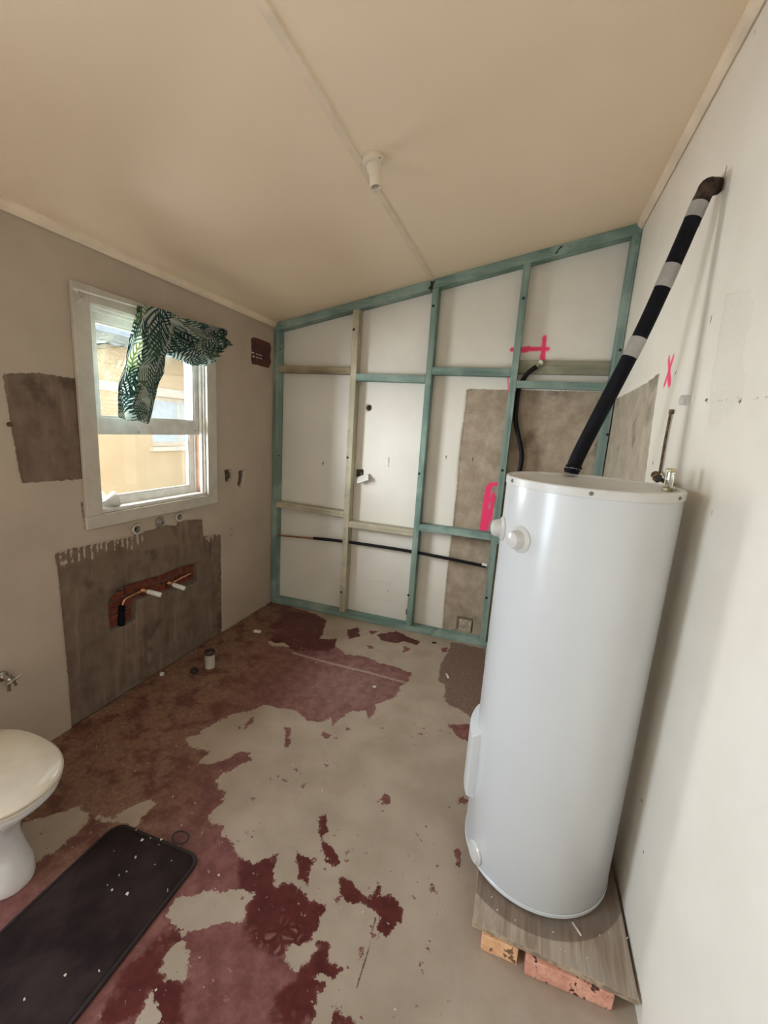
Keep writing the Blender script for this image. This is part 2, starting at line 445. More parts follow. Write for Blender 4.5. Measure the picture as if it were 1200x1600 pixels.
ISLANDS = [c2((605, 160), (650, 150), (655, 185), (635, 190), (610, 197)), c2((720, 178), (800, 165), (850, 190), (895, 208), (880, 220), (830, 206), (790, 212), (740, 202)),
           c2((830, 225), (857, 235), (820, 252)), c2((690, 160), (730, 165), (700, 178)), c2((680, 222), (712, 224), (700, 236)),
           c2((975, 232), (1000, 226), (1000, 246), (980, 248)),
           c2((1000, 535), (1060, 525), (1108, 535), (1090, 602), (1050, 585)),
           c2((360, 540), (385, 540), (388, 590), (376, 622), (357, 616), (368, 580)), c2((503, 570), (520, 555), (548, 570), (520, 589)),
           c2((215, 520), (250, 488), (242, 520), (203, 547)), c2((600, 540), (622, 540), (622, 553), (602, 553)), c2((880, 563), (905, 560), (898, 577)),
           c3((685, 245), (705, 240), (710, 290), (692, 315), (718, 340), (735, 362), (752, 385), (730, 402), (698, 382), (694, 330), (685, 290)),
           c3((618, 362), (640, 372), (666, 385), (650, 458), (624, 442)), c3((740, 435), (775, 430), (800, 470), (835, 500), (860, 460), (877, 465), (865, 490),
              (920, 485), (945, 530), (940, 580), (915, 580), (892, 628), (868, 600), (875, 560), (850, 530), (800, 512), (768, 507)),
           c3((735, 490), (752, 490), (740, 520)), c3((878, 192), (895, 176), (914, 206), (884, 212)), c3((722, 870), (745, 818), (760, 850), (797, 860), (802, 910), (715, 910)),
           c3((1104, 348), (1122, 350), (1120, 404), (1106, 402)), c3((1030, 456), (1046, 452), (1040, 482), (1026, 482)), c3((1036, 400), (1052, 400), (1046, 414)),
           c3((984, 296), (996, 297), (990, 306)), c3((1113, 190), (1138, 195), (1136, 214), (1115, 206)), c3((806, 656), (826, 658), (822, 682), (810, 678)),
           c3((1018, 646), (1030, 648), (1026, 678), (1018, 672)), c3((700, 84), (716, 84), (710, 97)), c3((574, 134), (587, 130), (582, 143)), c3((612, 104), (626, 98), (620, 112)),
           c3((628, 152), (643, 146), (636, 158)), c3((764, 352), (776, 352), (770, 370)), c3((668, 372), (680, 374), (676, 384)), c3((860, 194), (874, 198), (866, 204)),
           c3((480, 190), (489, 192), (484, 198)), c3((460, 298), (469, 298), (464, 306)), c3((848, 616), (860, 618), (852, 628)), c3((996, 704), (1008, 706), (1000, 720)),
           c2((405, 703), (422, 698), (416, 718)), c2((352, 748), (368, 742), (364, 757)), c2((422, 770), (442, 760), (434, 776)), c2((520, 682), (533, 684), (526, 698)),
           c2((175, 540), (188, 540), (182, 548)), c2((555, 582), (568, 580), (562, 590)), c2((736, 540), (748, 540), (742, 547)), c2((838, 550), (850, 550), (844, 558))]
BROWN_R = c2((1010, 208), (1142, 235), (1150, 330), (1130, 430), (1108, 540), (1090, 520), (1080, 490), (1045, 465), (1000, 455), (985, 430), (992, 380), (960, 358), (970, 300), (1000, 250))
DARK_A = c2((345, 78), (480, 96), (525, 125), (512, 165), (500, 195), (565, 195), (562, 225), (530, 245), (440, 246), (380, 235), (300, 195), (335, 165), (285, 150), (345, 120))
DARK_B = c3((440, 365), (480, 395), (540, 370), (565, 355), (540, 410), (550, 465), (600, 455), (650, 490), (705, 520), (690, 560), (680, 600), (650, 640), (605, 645), (580, 690),
            (560, 680), (500, 650), (450, 610), (452, 540), (470, 500), (435, 480))
DARK_C = c3((690, 625), (725, 650), (700, 680), (755, 710), (740, 770), (690, 760), (680, 800), (670, 860), (640, 900), (540, 900), (560, 790), (630, 720), (660, 700))
DARK_D = c3((-10, 900), (100, 700), (250, 570), (280, 610), (190, 715), (280, 760), (270, 860), (240, 900), (190, 880), (160, 795), (105, 880))
def floor_attrs(P):
    wob = np.array([mnoise.noise(Vector((x * 14, y * 14, 0.3))) * 0.011 + mnoise.noise(Vector((x * 38, y * 38, 2.3))) * 0.009 for x, y in P])
    P0 = P
    wv = np.array([mnoise.noise_vector(Vector((x * 22, y * 22, 5.1))) * 0.011 + mnoise.noise_vector(Vector((x * 60, y * 60, 9.7))) * 0.007 for x, y in P])
    P = P + wv[:, :2]
    r = sdf(P, RED_MAIN)
    for h in HOLES: r = np.minimum(r, -sdf(P, h))
    big = r.copy(); isl = np.maximum.reduce([sdf(P, s) for s in ISLANDS]); r = np.maximum(r, isl)
    dk = np.maximum.reduce([sdf(P, DARK_A), sdf(P, DARK_B), sdf(P, DARK_C), sdf(P, DARK_D)] + [sdf(P, s) for s in ISLANDS[:2] + ISLANDS[12:15] + ISLANDS[17:18]])
    br = sdf(P, BROWN_R)
    # dust gathers along the window wall; distance from a line running away from the wall
    dust = 1 - sstep(P[:, 0] + 0.30 * (P[:, 1] + 1.2) + wob * 4, 0.30, 0.95)
    dust *= sstep(P[:, 1], -2.6, -2.1)
    pc = floor_xy(545, 1068); pale = np.exp(-((P[:, 0] - pc[0]) ** 2 + (P[:, 1] - pc[1]) ** 2) / 0.16)
    line = stroke(P0, c2((395, 250), (530, 288), (700, 330), (845, 370)), 0.012)
    crack = np.maximum(stroke(P0, c3((860, 560), (830, 680), (800, 772)), 0.0), stroke(P0, c2((120, 150), (240, 105)), 0.0))
    return dict(red=r + wob * np.where(big > isl, 0.85, 0.35), pale=pale, dark=dk + wob, brown=br + wob, dust=dust, scrape=line, crack=crack)
def floor_mat():
    t = NT('worn_painted_concrete')
    n1 = t.noise(55, 6, 0.7); n2 = t.noise(160, 4, 0.6); n3 = t.noise(4, 4, 0.6); n4 = t.noise(16, 5, 0.65)
    rag = t.math('ADD', t.math('MULTIPLY', t.math('SUBTRACT', n1, 0.5), 0.046), t.math('MULTIPLY', t.math('SUBTRACT', n2, 0.5), 0.022))
    edge = t.math('ADD', t.attr('red'), rag)
    red = t.ramp(edge, -0.0012, 0.0012)
    # stray flecks of paint outside the patches, and nicks worn through them
    fleck = t.math('MULTIPLY', t.ramp(t.noise(36, 3, 0.6), 0.675, 0.695), t.ramp(t.attr('red'), -0.16, -0.02))
    nick = t.math('MULTIPLY', t.ramp(t.noise(31, 4, 0.65, t.scaled((1, 1.3, 1))), 0.655, 0.68), t.ramp(t.attr('red'), 0.01, 0.12, 1.0, 0.25))
    red = t.math('MULTIPLY', t.math('MAXIMUM', red, fleck), t.math('SUBTRACT', 1.0, nick))
    dark = t.ramp(t.math('ADD', t.attr('dark'), rag), -0.012, 0.012)
    brown = t.ramp(t.math('ADD', t.attr('brown'), rag), -0.002, 0.002)
    cem = t.mix(t.ramp(n3, 0.3, 0.72), (0.325, 0.254, 0.194), (0.41, 0.330, 0.262))
    cem = t.mix(t.ramp(n4, 0.55, 0.80, 0, 0.35), cem, (0.23, 0.175, 0.138))
    cem = t.mix(t.ramp(n2, 0.66, 0.74, 0, 0.5), cem, (0.20, 0.155, 0.125))
    fad = t.mix(t.ramp(n4, 0.32, 0.70), (0.125, 0.038, 0.036), (0.215, 0.085, 0.078))
    fad = t.mix(t.math('MULTIPLY', t.attr('pale'), 0.85), fad, t.mix(t.ramp(n4, 0.28, 0.70), (0.185, 0.088, 0.078), (0.275, 0.160, 0.142)))
    fad = t.mix(t.ramp(n1, 0.60, 0.78, 0, 0.55), fad, (0.30, 0.18, 0.155))
    drk = t.mix(t.ramp(n4, 0.30, 0.72), (0.060, 0.0065, 0.0065), (0.105, 0.017, 0.015))
    # worn-through network inside the thick paint
    vor = t.n('ShaderNodeTexVoronoi', feature='DISTANCE_TO_EDGE'); vor.inputs['Scale'].default_value = 34
    t.set(vor.inputs['Vector'], t.obj())
    web = t.math('MULTIPLY', t.ramp(vor.outputs['Distance'], 0.10, 0.32), t.ramp(t.noise(5.5, 3), 0.52, 0.66))
    drk = t.mix(t.math('MULTIPLY', web, 0.55), drk, (0.30, 0.17, 0.145))
    rc = t.mix(dark, fad, drk)
    brc = t.mix(t.ramp(n1, 0.30, 0.72), t.mix(n4, (0.120, 0.062, 0.047), (0.155, 0.092, 0.070)), (0.215, 0.140, 0.108))
    dustc = t.mix(t.ramp(n1, 0.32, 0.7), (0.170, 0.082, 0.052), (0.265, 0.160, 0.108))
    dustc = t.mix(t.ramp(t.noise(7.5, 5, 0.7), 0.46, 0.62, 0, 0.85), dustc, t.mix(n1, (0.060, 0.014, 0.012), (0.115, 0.042, 0.032)))
    dustc = t.mix(t.ramp(t.noise(3.1, 4, 0.6), 0.55, 0.75, 0, 0.6), dustc, (0.26, 0.185, 0.135))
    df = t.math('MULTIPLY', t.math('MULTIPLY', t.attr('dust'), t.math('SUBTRACT', 1.0, t.math('MULTIPLY', dark, 0.75))), t.ramp(n4, 0.25, 0.62, 0.55, 1.0))
    rc = t.mix(df, rc, dustc)
    c = t.mix(red, cem, rc)
    c = t.mix(brown, c, brc)
    c = t.mix(t.ramp(t.math('ADD', t.attr('scrape'), rag), -0.002, 0.004, 0, 0.75), c, (0.40, 0.30, 0.25))
    c = t.mix(t.ramp(t.math('ADD', t.attr('crack'), t.math('MULTIPLY', rag, 0.15)), -0.0045, -0.0015), c, (0.09, 0.05, 0.04))
    rough = t.math('SUBTRACT', 0.62, t.math('MULTIPLY', t.math('MULTIPLY', red, dark), 0.18))
    h = t.math('ADD', t.math('MULTIPLY', red, 0.5), t.math('MULTIPLY', n2, 0.35))
    return t.done(t.bsdf(c, rough, 0.35, 0, t.bump(h, 0.35, 0.003)))
floor = surface('floor', axis_steps(-0.03, W + 0.03, 0.0085), axis_steps(YR, YB + 0.03, 0.0085),
                lambda u, v, d: np.stack([u, v, -d], 1), floor_mat(), False, attrs=floor_attrs, back=0.1)

# ---- wall paint shared by the walls: paint, cement render patches, exposed holes, spray marks
def wall_mat(name, paint, paint2, cement, cement2, gloss=0.5, run=0.15):
    t = NT(name)
    n1 = t.noise(45, 5, 0.65); n2 = t.noise(3.2, 4, 0.6); n3 = t.noise(9, 5, 0.65); n4 = t.noise(190, 3)
    streak = t.noise(1.0, 4, 0.6, t.scaled((14, 14, 1.6)))
    rag = t.math('MULTIPLY', t.math('SUBTRACT', n1, 0.5), 0.022)
    cm = t.ramp(t.math('ADD', t.attr('cement'), rag), -0.0012, 0.0012)
    hole = t.ramp(t.math('ADD', t.attr('hole'), t.math('MULTIPLY', rag, 0.35)), -0.002, 0.002)
    pink = t.ramp(t.math('ADD', t.attr('spray'), t.math('MULTIPLY', rag, 0.5)), -0.010, 0.006)
    scuff = t.ramp(t.math('ADD', t.attr('scuff'), t.math('MULTIPLY', rag, 0.5)), -0.003, 0.002)
    p = t.mix(t.ramp(n2, 0.3, 0.7), paint, paint2)
    p = t.mix(t.ramp(n4, 0.74, 0.80, 0, 0.35), p, tuple(x * 0.55 for x in paint))
    c = t.mix(t.ramp(n3, 0.30, 0.70), cement, cement2)
    c = t.mix(t.ramp(streak, 0.53, 0.70, 0, run), c, tuple(min(1, x * 1.55) for x in cement2))
    c = t.mix(t.ramp(t.noise(1.0, 4, 0.6, t.scaled((9, 9, 1.1))), 0.52, 0.70, 0, run), c, tuple(x * 0.5 for x in cement))
    c = t.mix(t.ramp(t.noise(5.0, 4, 0.6), 0.54, 0.72, 0, 0.75), c, tuple(x * 0.45 for x in cement))
    c = t.mix(t.math('MULTIPLY', t.ramp(t.attr('skim'), -0.004, 0.004), 0.85), c, tuple(x * 1.05 for x in cement2))
    col = t.mix(cm, p, c)
    col = t.mix(scuff, col, (0.10, 0.075, 0.055))
    col = t.mix(hole, col, (0.115, 0.085, 0.065))
    col = t.mix(pink, col, (0.92, 0.045, 0.17))
    rough = t.math('ADD', gloss, t.math('MULTIPLY', cm, 0.35), None, True)
    h = t.math('ADD', t.math('MULTIPLY', n4, 0.15), t.math('MULTIPLY', t.noise(26, 4), 0.5))
    nm = t.bump(h, 0.16, 0.004)
    pl = t.math('MULTIPLY', t.ramp(t.math('ADD', t.attr('peel'), t.math('MULTIPLY', rag, 2.0)), -0.006, 0.006), t.noise(42, 5, 0.7, None, 2.0))
    nm = t.bump(pl, 0.5, 0.008, nm)
    return t.done(t.bsdf(col, rough, 0.45, 0, nm))
OFF = lambda P: np.full(len(P), -1.0)

# left wall -------------------------------------------------------
WIN = (-1.590, -0.800, 1.095, 2.125)      # y0 y1 z0 z1 clear opening
DOOR = (-4.05, -3.20, 0.0, 2.05)
def d3(*p): return [left_yz(60 + x / 3.158, 760 + y / 3.158) for x, y in p]
def d4(*p): return [left_yz(150 + x / 5.714, 870 + y / 5.714) for x, y in p]
L_CEM = d3((80, 335), (170, 305), (300, 282), (470, 245), (480, 235), (520, 225), (570, 212), (630, 190), (680, 195), (690, 175), (740, 165), (810, 165), (815, 245), (900, 238),
           (905, 470)) + [(-0.66, 0.30), (-0.655, -0.1), (-1.83, -0.1)] + d3((165, 1180), (150, 950), (130, 750), (112, 560), (95, 400))
L_SKIM = d3((465, 240), (560, 215), (650, 190), (698, 285), (640, 290), (520, 322), (445, 300))
L_SQ = [left_yz(4, 583), left_yz(60, 583), left_yz(123, 592), left_yz(129, 670), left_yz(136, 748), left_yz(80, 752), left_yz(34, 755), left_yz(18, 670)]
CHASE = d4((130, 390), (240, 270), (400, 225), (560, 180), (700, 125), (820, 80), (912, 60), (922, 230), (830, 268), (640, 312), (500, 350), (375, 392), (372, 570), (260, 620), (140, 668))
PLUGS = [left_yz(214, 827), left_yz(250, 816), left_yz(280, 808)]
PITS = [[left_yz(352, 736), left_yz(360, 734), left_yz(364, 742), left_yz(359, 753), left_yz(353, 752)], [left_yz(374, 736), left_yz(381, 736), left_yz(381, 748), left_yz(377, 762), left_yz(372, 757), left_yz(374, 746)]]
def left_recess(P):
    d = 0.007 * sstep(sdf(P, L_CEM), -0.003, 0.006) + 0.003 * sstep(sdf(P, L_SQ), -0.002, 0.004)
    d = np.maximum(d, 0.040 * sstep(sdf(P, CHASE), -0.006, 0.008))
    for p in PLUGS: d = np.maximum(d, 0.05 * sstep(0.026 - np.hypot(P[:, 0] - p[0], P[:, 1] - p[1]), -0.006, 0.004))
    for p in PITS: d = np.maximum(d, 0.045 * sstep(sdf(P, p), -0.006, 0.008))
    return d
def left_attrs(P):
    cem = np.maximum(sdf(P, L_CEM), sdf(P, L_SQ))
    # paint runs hanging over the top edge of the render patch
    for k in range(16):
        y = -1.80 + k * 0.031 + rng.uniform(-.008, .008)
        cem = np.minimum(cem, -stroke(P, [(y, 0.95), (y + rng.uniform(-.004, .004), 0.92 - rng.uniform(0.01, 0.07) * (1.6 if k in (3, 11) else 1))], 0.005))
    for k in range(7):
        y = -0.80 + k * 0.02
        cem = np.minimum(cem, -stroke(P, [(y, 0.88), (y, 0.80 - rng.uniform(0, .05))], 0.007))
    hole = np.maximum.reduce([sdf(P, p) for p in PITS] + [0.028 - np.hypot(P[:, 0] - p[0], P[:, 1] - p[1]) for p in PLUGS])
    hole = np.maximum(hole, sdf(P, CHASE))
    sc = np.maximum.reduce([stroke(P, [(-1.652, 1.76), (-1.645, 1.29)], 0.007), stroke(P, [(-1.68, 1.17), (-1.672, 1.03)], 0.004)])
    ring = 0.002 - np.abs(np.hypot(P[:, 0] - left_yz(361, 831)[0], (P[:, 1] - left_yz(361, 831)[1]) * 0.8) - 0.022)
    return dict(cement=cem, hole=hole, skim=sdf(P, L_SKIM), scuff=np.maximum(sc, ring), spray=OFF(P), peel=OFF(P))
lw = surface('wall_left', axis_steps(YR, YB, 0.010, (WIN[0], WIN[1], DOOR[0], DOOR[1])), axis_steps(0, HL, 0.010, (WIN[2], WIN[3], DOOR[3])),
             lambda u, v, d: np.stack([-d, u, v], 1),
             wall_mat('left_wall_shaded_paint', (0.425, 0.350, 0.276), (0.475, 0.394, 0.314), (0.138, 0.092, 0.066), (0.195, 0.141, 0.104), 0.5, 0.45),  # backlit shade of this wall is put into its darker paint colour
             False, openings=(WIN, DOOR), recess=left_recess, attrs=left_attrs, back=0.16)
# bricks laid bare in the chase, cut to its outline
def chase_brick(y0, y1, z0, z1, d=0.0):
    bm = bmesh.new(); box(bm, -0.058, -0.031 + d, y0, y1, z0, z1)
    o = bm_obj('brick', bm, M['brick_wall'], lw, bevel=0.004); return o
yA, yB_ = CHASE[0][0], CHASE[6][0]
for (y0, y1, z0, z1) in ((-1.552, -1.408, 0.428, 0.492), (-1.552, -1.345, 0.502, 0.572), (-1.335, -1.118, 0.507, 0.578), (-1.108, -0.905, 0.512, 0.582),
                         (-1.530, -1.455, 0.580, 0.625), (-1.445, -1.235, 0.584, 0.636), (-1.225, -1.010, 0.588, 0.634), (-1.000, -0.905, 0.590, 0.628)):
    chase_brick(y0, y1, z0, z1, random.uniform(-0.003, 0.003))

# back wall -------------------------------------------------------
def e6(*p): return [back_xz(680 + x / 3.633, 580 + y / 3.633) for x, y in p]
B_CEM = e6((178, 100), (172, 200), (158, 290), (148, 360), (140, 440), (128, 560), (125, 640), (112, 760), (105, 830), (100, 880), (90, 960), (75, 1080), (65, 1180), (52, 1320), (40, 1460)) + \
        [(1.64, -0.1), (W + .1, -0.1), (W + .1, 1.965), (2.2, 1.955)]
HB = back_xz(576, 637); OUT = (0.772, 1.248)
def back_recess(P):
    d = 0.006 * sstep(sdf(P, B_CEM), -0.003, 0.006)
    d = np.maximum(d, 0.04 * sstep(0.022 - np.hypot(P[:, 0] - HB[0], P[:, 1] - HB[1]), -0.005, 0.005))
    d = np.maximum(d, 0.05 * sstep(0.032 - np.maximum(np.abs(P[:, 0] - OUT[0]), np.abs(P[:, 1] - OUT[1]) * 1.1), -0.005, 0.005))
    d = np.maximum(d, 0.035 * sstep(-np.maximum(np.abs(P[:, 0] - 1.755) - 0.062, np.abs(P[:, 1] - 0.108) - 0.056), -0.006, 0.006))
    return d
def back_attrs(P):
    hole = np.maximum(0.024 - np.hypot(P[:, 0] - HB[0], P[:, 1] - HB[1]), 0.034 - np.maximum(np.abs(P[:, 0] - OUT[0]), np.abs(P[:, 1] - OUT[1]) * 1.1))
    b = back_xz
    sp = np.maximum.reduce([stroke(P, [b(800, 546), b(856, 545)], 0.013), stroke(P, [b(851, 527), b(848, 560)], 0.013), stroke(P, [b(848, 556), b(848, 562)], 0.018), stroke(P, [b(818, 547), b(826, 545)], 0.018),
                            stroke(P, [b(763, 762), b(768, 757)], 0.016), stroke(P, [b(763, 765), b(759, 790), b(754, 826)], 0.021), stroke(P, [b(762, 800), b(757, 826)], 0.026), stroke(P, [b(768, 757), b(776, 757)], 0.012),
                            stroke(P, [b(794, 590), b(795, 612)], 0.004), stroke(P, [b(771, 772), b(766, 812)], 0.011), stroke(P, [b(766, 782), b(775, 780)], 0.009)])
    sc = np.full(len(P), -1.0)
    for (px, py, l) in ((608, 715, 14), (548, 700, 0), (505, 722, 4), (504, 716, 0), (697, 712, 6), (739, 715, 5), (735, 645, 0), (741, 647, 0), (748, 648, 0), (724, 660, 0), (737, 640, 0), (691, 958, 0), (708, 812, 0), (607, 922, 3)):
        sc = np.maximum(sc, stroke(P, [b(px, py), b(px - 0.5, py + l)], 0.004))
    pl = np.maximum(sdf(P, [b(575, 905), b(615, 905), b(612, 940), b(580, 935)]), -1)
    return dict(cement=sdf(P, B_CEM), hole=hole, skim=OFF(P), scuff=sc, spray=sp, peel=pl)
bw = surface('wall_back', axis_steps(-0.0, W, 0.010), axis_steps(0, 1.0, 0.0042),
             lambda u, v, d: np.stack([u, YB + d, v], 1),
             wall_mat('back_wall_paint', (0.70, 0.665, 0.605), (0.75, 0.715, 0.655), (0.30, 0.232, 0.168), (0.43, 0.352, 0.272), 0.45),
             False, recess=back_recess, attrs=back_attrs, back=0.14, top=lambda u: HL + SL * u)

bm = bmesh.new(); vs_ = box(bm, 1.706, 1.806, YB + 0.004, YB + 0.045, 0.052, 0.148)
bmesh.ops.subdivide_edges(bm, edges=bm.edges[:], cuts=3, use_grid_fill=True)
for v in bm.verts: v.co += mnoise.noise_vector(v.co * 34) * 0.005
bm_obj('mortar_block', bm, simple('pale_mortar', (0.44, 0.37, 0.295), 0.9, 0.2, var=0.2, scale=40, bump=0.5), bw, bevel=0.003)

# right wall ------------------------------------------------------
R_CEM = [right_yz(1030, 582), right_yz(1010, 598), right_yz(985, 612), right_yz(960, 624)] + [(YB + .1, 1.90), (YB + .1, 0.2), (-1.09, 0.2)] + [right_yz(1008, 745), right_yz(1018, 665)]
def right_attrs(P):
    b = right_yz
    sp = np.maximum.reduce([stroke(P, [b(1052, 558), b(1038, 602)], 0.010), stroke(P, [b(1045, 560), b(1047, 600)], 0.010), stroke(P, [b(1045, 588), b(1046, 600)], 0.014)])
    sc = np.full(len(P), -1.0)
    for (px, py, px2, py2) in ((1057, 580, 1054, 586), (1112, 492, 1110, 503), (1095, 345, 1091, 357), (1135, 262, 1133, 272), (1103, 624, 1105, 625), (1155, 624, 1157, 627), (1020, 720, 1020, 724), (1112, 800, 1112, 802),
                               (1178, 48, 1180, 52), (1002, 1250, 1003, 1251), (1005, 1330, 1006, 1331)):
        sc = np.maximum(sc, stroke(P, [b(px, py), b(px2, py2)], 0.0045))
    for k in range(14):
        px = 1098 + k * 7.5 + rng.uniform(-2, 2); py = 627 - k * 0.6 + rng.uniform(-2, 2)
        sc = np.maximum(sc, stroke(P, [b(px, py), b(px + 2, py)], 0.0026))
    pl = np.maximum.reduce([sdf(P, [b(1135, 460), b(1172, 455), b(1178, 490), b(1160, 560), b(1165, 610), b(1145, 640), b(1122, 668), b(1108, 665), b(1112, 600), b(1122, 540)]), stroke(P, [b(1098, 560), b(1073, 720)], 0.006)])
    return dict(cement=sdf(P, R_CEM), hole=OFF(P), skim=OFF(P), scuff=sc, spray=sp, peel=pl)
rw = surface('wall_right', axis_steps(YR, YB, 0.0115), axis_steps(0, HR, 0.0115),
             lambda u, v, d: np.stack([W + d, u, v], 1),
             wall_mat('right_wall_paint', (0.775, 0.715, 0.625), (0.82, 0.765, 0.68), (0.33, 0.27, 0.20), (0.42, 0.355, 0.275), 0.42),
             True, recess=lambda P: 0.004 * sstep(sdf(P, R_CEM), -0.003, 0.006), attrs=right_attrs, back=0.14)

# rear wall (behind the camera) and ceiling ------------------------
plain = simple('rear_wall_paint', (0.66, 0.60, 0.51), 0.55, 0.4, var=0.05, scale=3, bump=0.1)
bm = bmesh.new(); prism(bm, [(0, 0), (W, 0), (W, HR), (0, HL)], 1, YR - 0.14, YR)
o = bm_obj('wall_rear', bm, plain, loc=(0, 0, 0)); o['kind'] = 'structure'
def ceil_mat():
    t = NT('ceiling_paint')
    n = t.noise(1.6, 4, 0.6); f = t.noise(90, 3)
    c = t.mix(t.ramp(n, 0.3, 0.7), (0.845, 0.690, 0.510), (0.87, 0.72, 0.54))
    return t.done(t.bsdf(c, 0.5, 0.35, 0, t.bump(f, 0.10, 0.003)))
bm = bmesh.new(); x0, x1 = -0.3, W + 0.16
prism(bm, [(x0, HL + SL * x0), (x1, HL + SL * x1), (x1, HL + SL * x1 + 0.12), (x0, HL + SL * x0 + 0.12)], 1, YR - 0.15, YB + 0.15)
o = bm_obj('ceiling', bm, ceil_mat(), loc=(0, 0, 0)); o['kind'] = 'structure'
trim = simple('trim_paint', (0.80, 0.665, 0.51), 0.45, 0.4, var=0.06, scale=6, bump=0.1)
def cz(x): return HL + SL * x
bm = bmesh.new()   # cover strip along the middle of the ceiling
prism(bm, [(1.264, cz(1.264)), (1.268, cz(1.268) - 0.007), (1.294, cz(1.294) - 0.007), (1.298, cz(1.298))], 1, YR, -0.002)
o = bm_obj('trim_1', bm, trim, loc=(0, 0, 0)); o['kind'] = 'structure'
bm = bmesh.new()   # bead at the left wall
prism(bm, [(0.001, cz(0)), (0.001, cz(0) - 0.030), (0.008, cz(0) - 0.034), (0.020, cz(0) - 0.022), (0.028, cz(0) - 0.004), (0.028, cz(.028))], 1, YR, -0.002)
o = bm_obj('trim_2', bm, trim, loc=(0, 0, 0)); o['kind'] = 'structure'
bm = bmesh.new()   # bead at the right wall
prism(bm, [(W - .001, cz(W)), (W - .001, cz(W) - 0.036), (W - .009, cz(W) - 0.042), (W - .024, cz(W) - 0.032), (W - .036, cz(W) - 0.012), (W - .036, cz(W - .036))], 1, YR, -0.002)
o = bm_obj('trim_3', bm, trim, loc=(0, 0, 0)); o['kind'] = 'structure'

# ------------------------------------------------------------------ window
wn = thing('window_1', (0, -1.195, 1.03), 'white timber double-hung window with its inner sash pushed up', 'window', kind='structure')
y0, y1, z0, z1 = WIN
boxo('casing', (0.0005, 0.020, y0 - 0.080, y0 + 0.004, 1.095, z1 + 0.070), M['shaded_white_gloss'], wn)
boxo('casing', (0.0005, 0.020, y1 - 0.004, y1 + 0.085, 1.095, z1 + 0.070), M['shaded_white_gloss'], wn)
boxo('casing', (0.0005, 0.022, y0 + 0.004, y1 - 0.004, z1 - 0.004, z1 + 0.070), M['shaded_white_gloss'], wn)
boxo('apron', (0.0005, 0.018, y0 - 0.083, y1 + 0.088, 1.027, 1.0945), M['shaded_white_gloss'], wn)
boxo('jamb', (-0.159, 0.0, y0 + 0.0005, y0 + 0.014, z0, z1), M['sash_white'], wn)
boxo('jamb', (-0.159, 0.0, y1 - 0.014, y1 - 0.0005, z0, z1), M['sash_white'], wn)
boxo('head', (-0.159, 0.0, y0 + 0.014, y1 - 0.014, z1 - 0.014, z1 - 0.0005), M['sash_white'], wn)
bm = bmesh.new(); prism(bm, [(-0.20, z0 - 0.012), (0.0, z0 + 0.0005), (0.0, z0 + 0.020), (-0.03, z0 + 0.020), (-0.20, z0 + 0.004)], 1, y0 + 0.014, y1 - 0.014)
bm_obj('sill', bm, M['sash_white'], wn, bevel=0.002)
for a, b in ((-0.030, -0.012), (-0.078, -0.068)):       # parting beads
    boxo('stop_bead', (a, b, y0 + 0.014, y0 + 0.028, z0 + 0.02, z1 - 0.014), M['sash_white'], wn, bevel=0.002)
    boxo('stop_bead', (a, b, y1 - 0.028, y1 - 0.014, z0 + 0.02, z1 - 0.014), M['sash_white'], wn, bevel=0.002)
boxo('stop_bead', (-0.030, -0.012, y0 + 0.028, y1 - 0.028, z1 - 0.030, z1 - 0.014), M['sash_white'], wn, bevel=0.002)
def sash(name, xa, xb, za, zb, rb, rt, st):
    bm = bmesh.new(); ya, yb = y0 + 0.017, y1 - 0.017
    box(bm, xa, xb, ya, ya + st, za, zb); box(bm, xa, xb, yb - st, yb, za, zb)
    box(bm, xa, xb, ya + st, yb - st, za, za + rb); box(bm, xa, xb, ya + st, yb - st, zb - rt, zb)
    s = bm_obj(name, bm, M['sash_white'], wn, bevel=0.003)
    bm = bmesh.new(); xc = (xa + xb) / 2
    box(bm, xc - 0.0015, xc + 0.0015, ya + st - 0.005, yb - st + 0.005, za + rb - 0.005, zb - rt + 0.005)
    bm_obj('pane', bm, M['glass'], s)
    bm = bmesh.new()   # glazing bead
    for (p, q, r_, t_) in ((ya + st, ya + st + 0.010, za + rb, zb - rt), (yb - st - 0.010, yb - st, za + rb, zb - rt), (ya + st + .01, yb - st - .01, za + rb, za + rb + 0.010), (ya + st + .01, yb - st - .01, zb - rt - 0.010, zb - rt)):
        box(bm, xc + 0.002, xb - 0.004, p, q, r_, t_)
    bm_obj('glazing_bead', bm, M['sash_white'], s, bevel=0.002)
    return s
sash('raised_sash', -0.066, -0.034, 1.500, 2.106, 0.088, 0.050, 0.046)
sash('outer_sash', -0.112, -0.080, 1.106, 1.560, 0.050, 0.045, 0.046)
boxo('raw_timber_strip', (-0.066, -0.034, y1 - 0.019, y1 - 0.0145, z0 + 0.02, 1.498), M['raw_pink'], wn, bevel=0)
for (py, pz) in ((-1.30, 1.515), (-0.86, 1.53)):
    latheo('nail_head', [(0, 0), (0.004, 0), (0.003, 0.002), (0, 0.002)], (-0.0338, py, pz), M['dark'], wn, axis=(1, 0, 0), n=10)

# rod and cloth at the window head
rod = thing('curtain_rod', (0.07, -1.70, 2.14), 'thin white curtain wire with its open bracket end above the window', 'curtain rod')
tubeo('wire', [(0.066, -1.690, 2.146), (0.072, -1.20, 2.163), (0.070, -0.712, 2.172)], 0.0045, M['white_plastic'], rod, n=8)
tubeo('bracket', [(0.0225, -1.648, 2.150), (0.060, -1.686, 2.148)], 0.006, M['white_plastic'], rod, n=8)
tubeo('bracket_tail', [(0.060, -1.640, 2.132), (0.080, -1.700, 2.085)], 0.007, M['pvc'], rod, n=8)
tubeo('bracket', [(0.0225, -0.740, 2.172), (0.070, -0.720, 2.172)], 0.005, M['white_plastic'], rod, n=8)

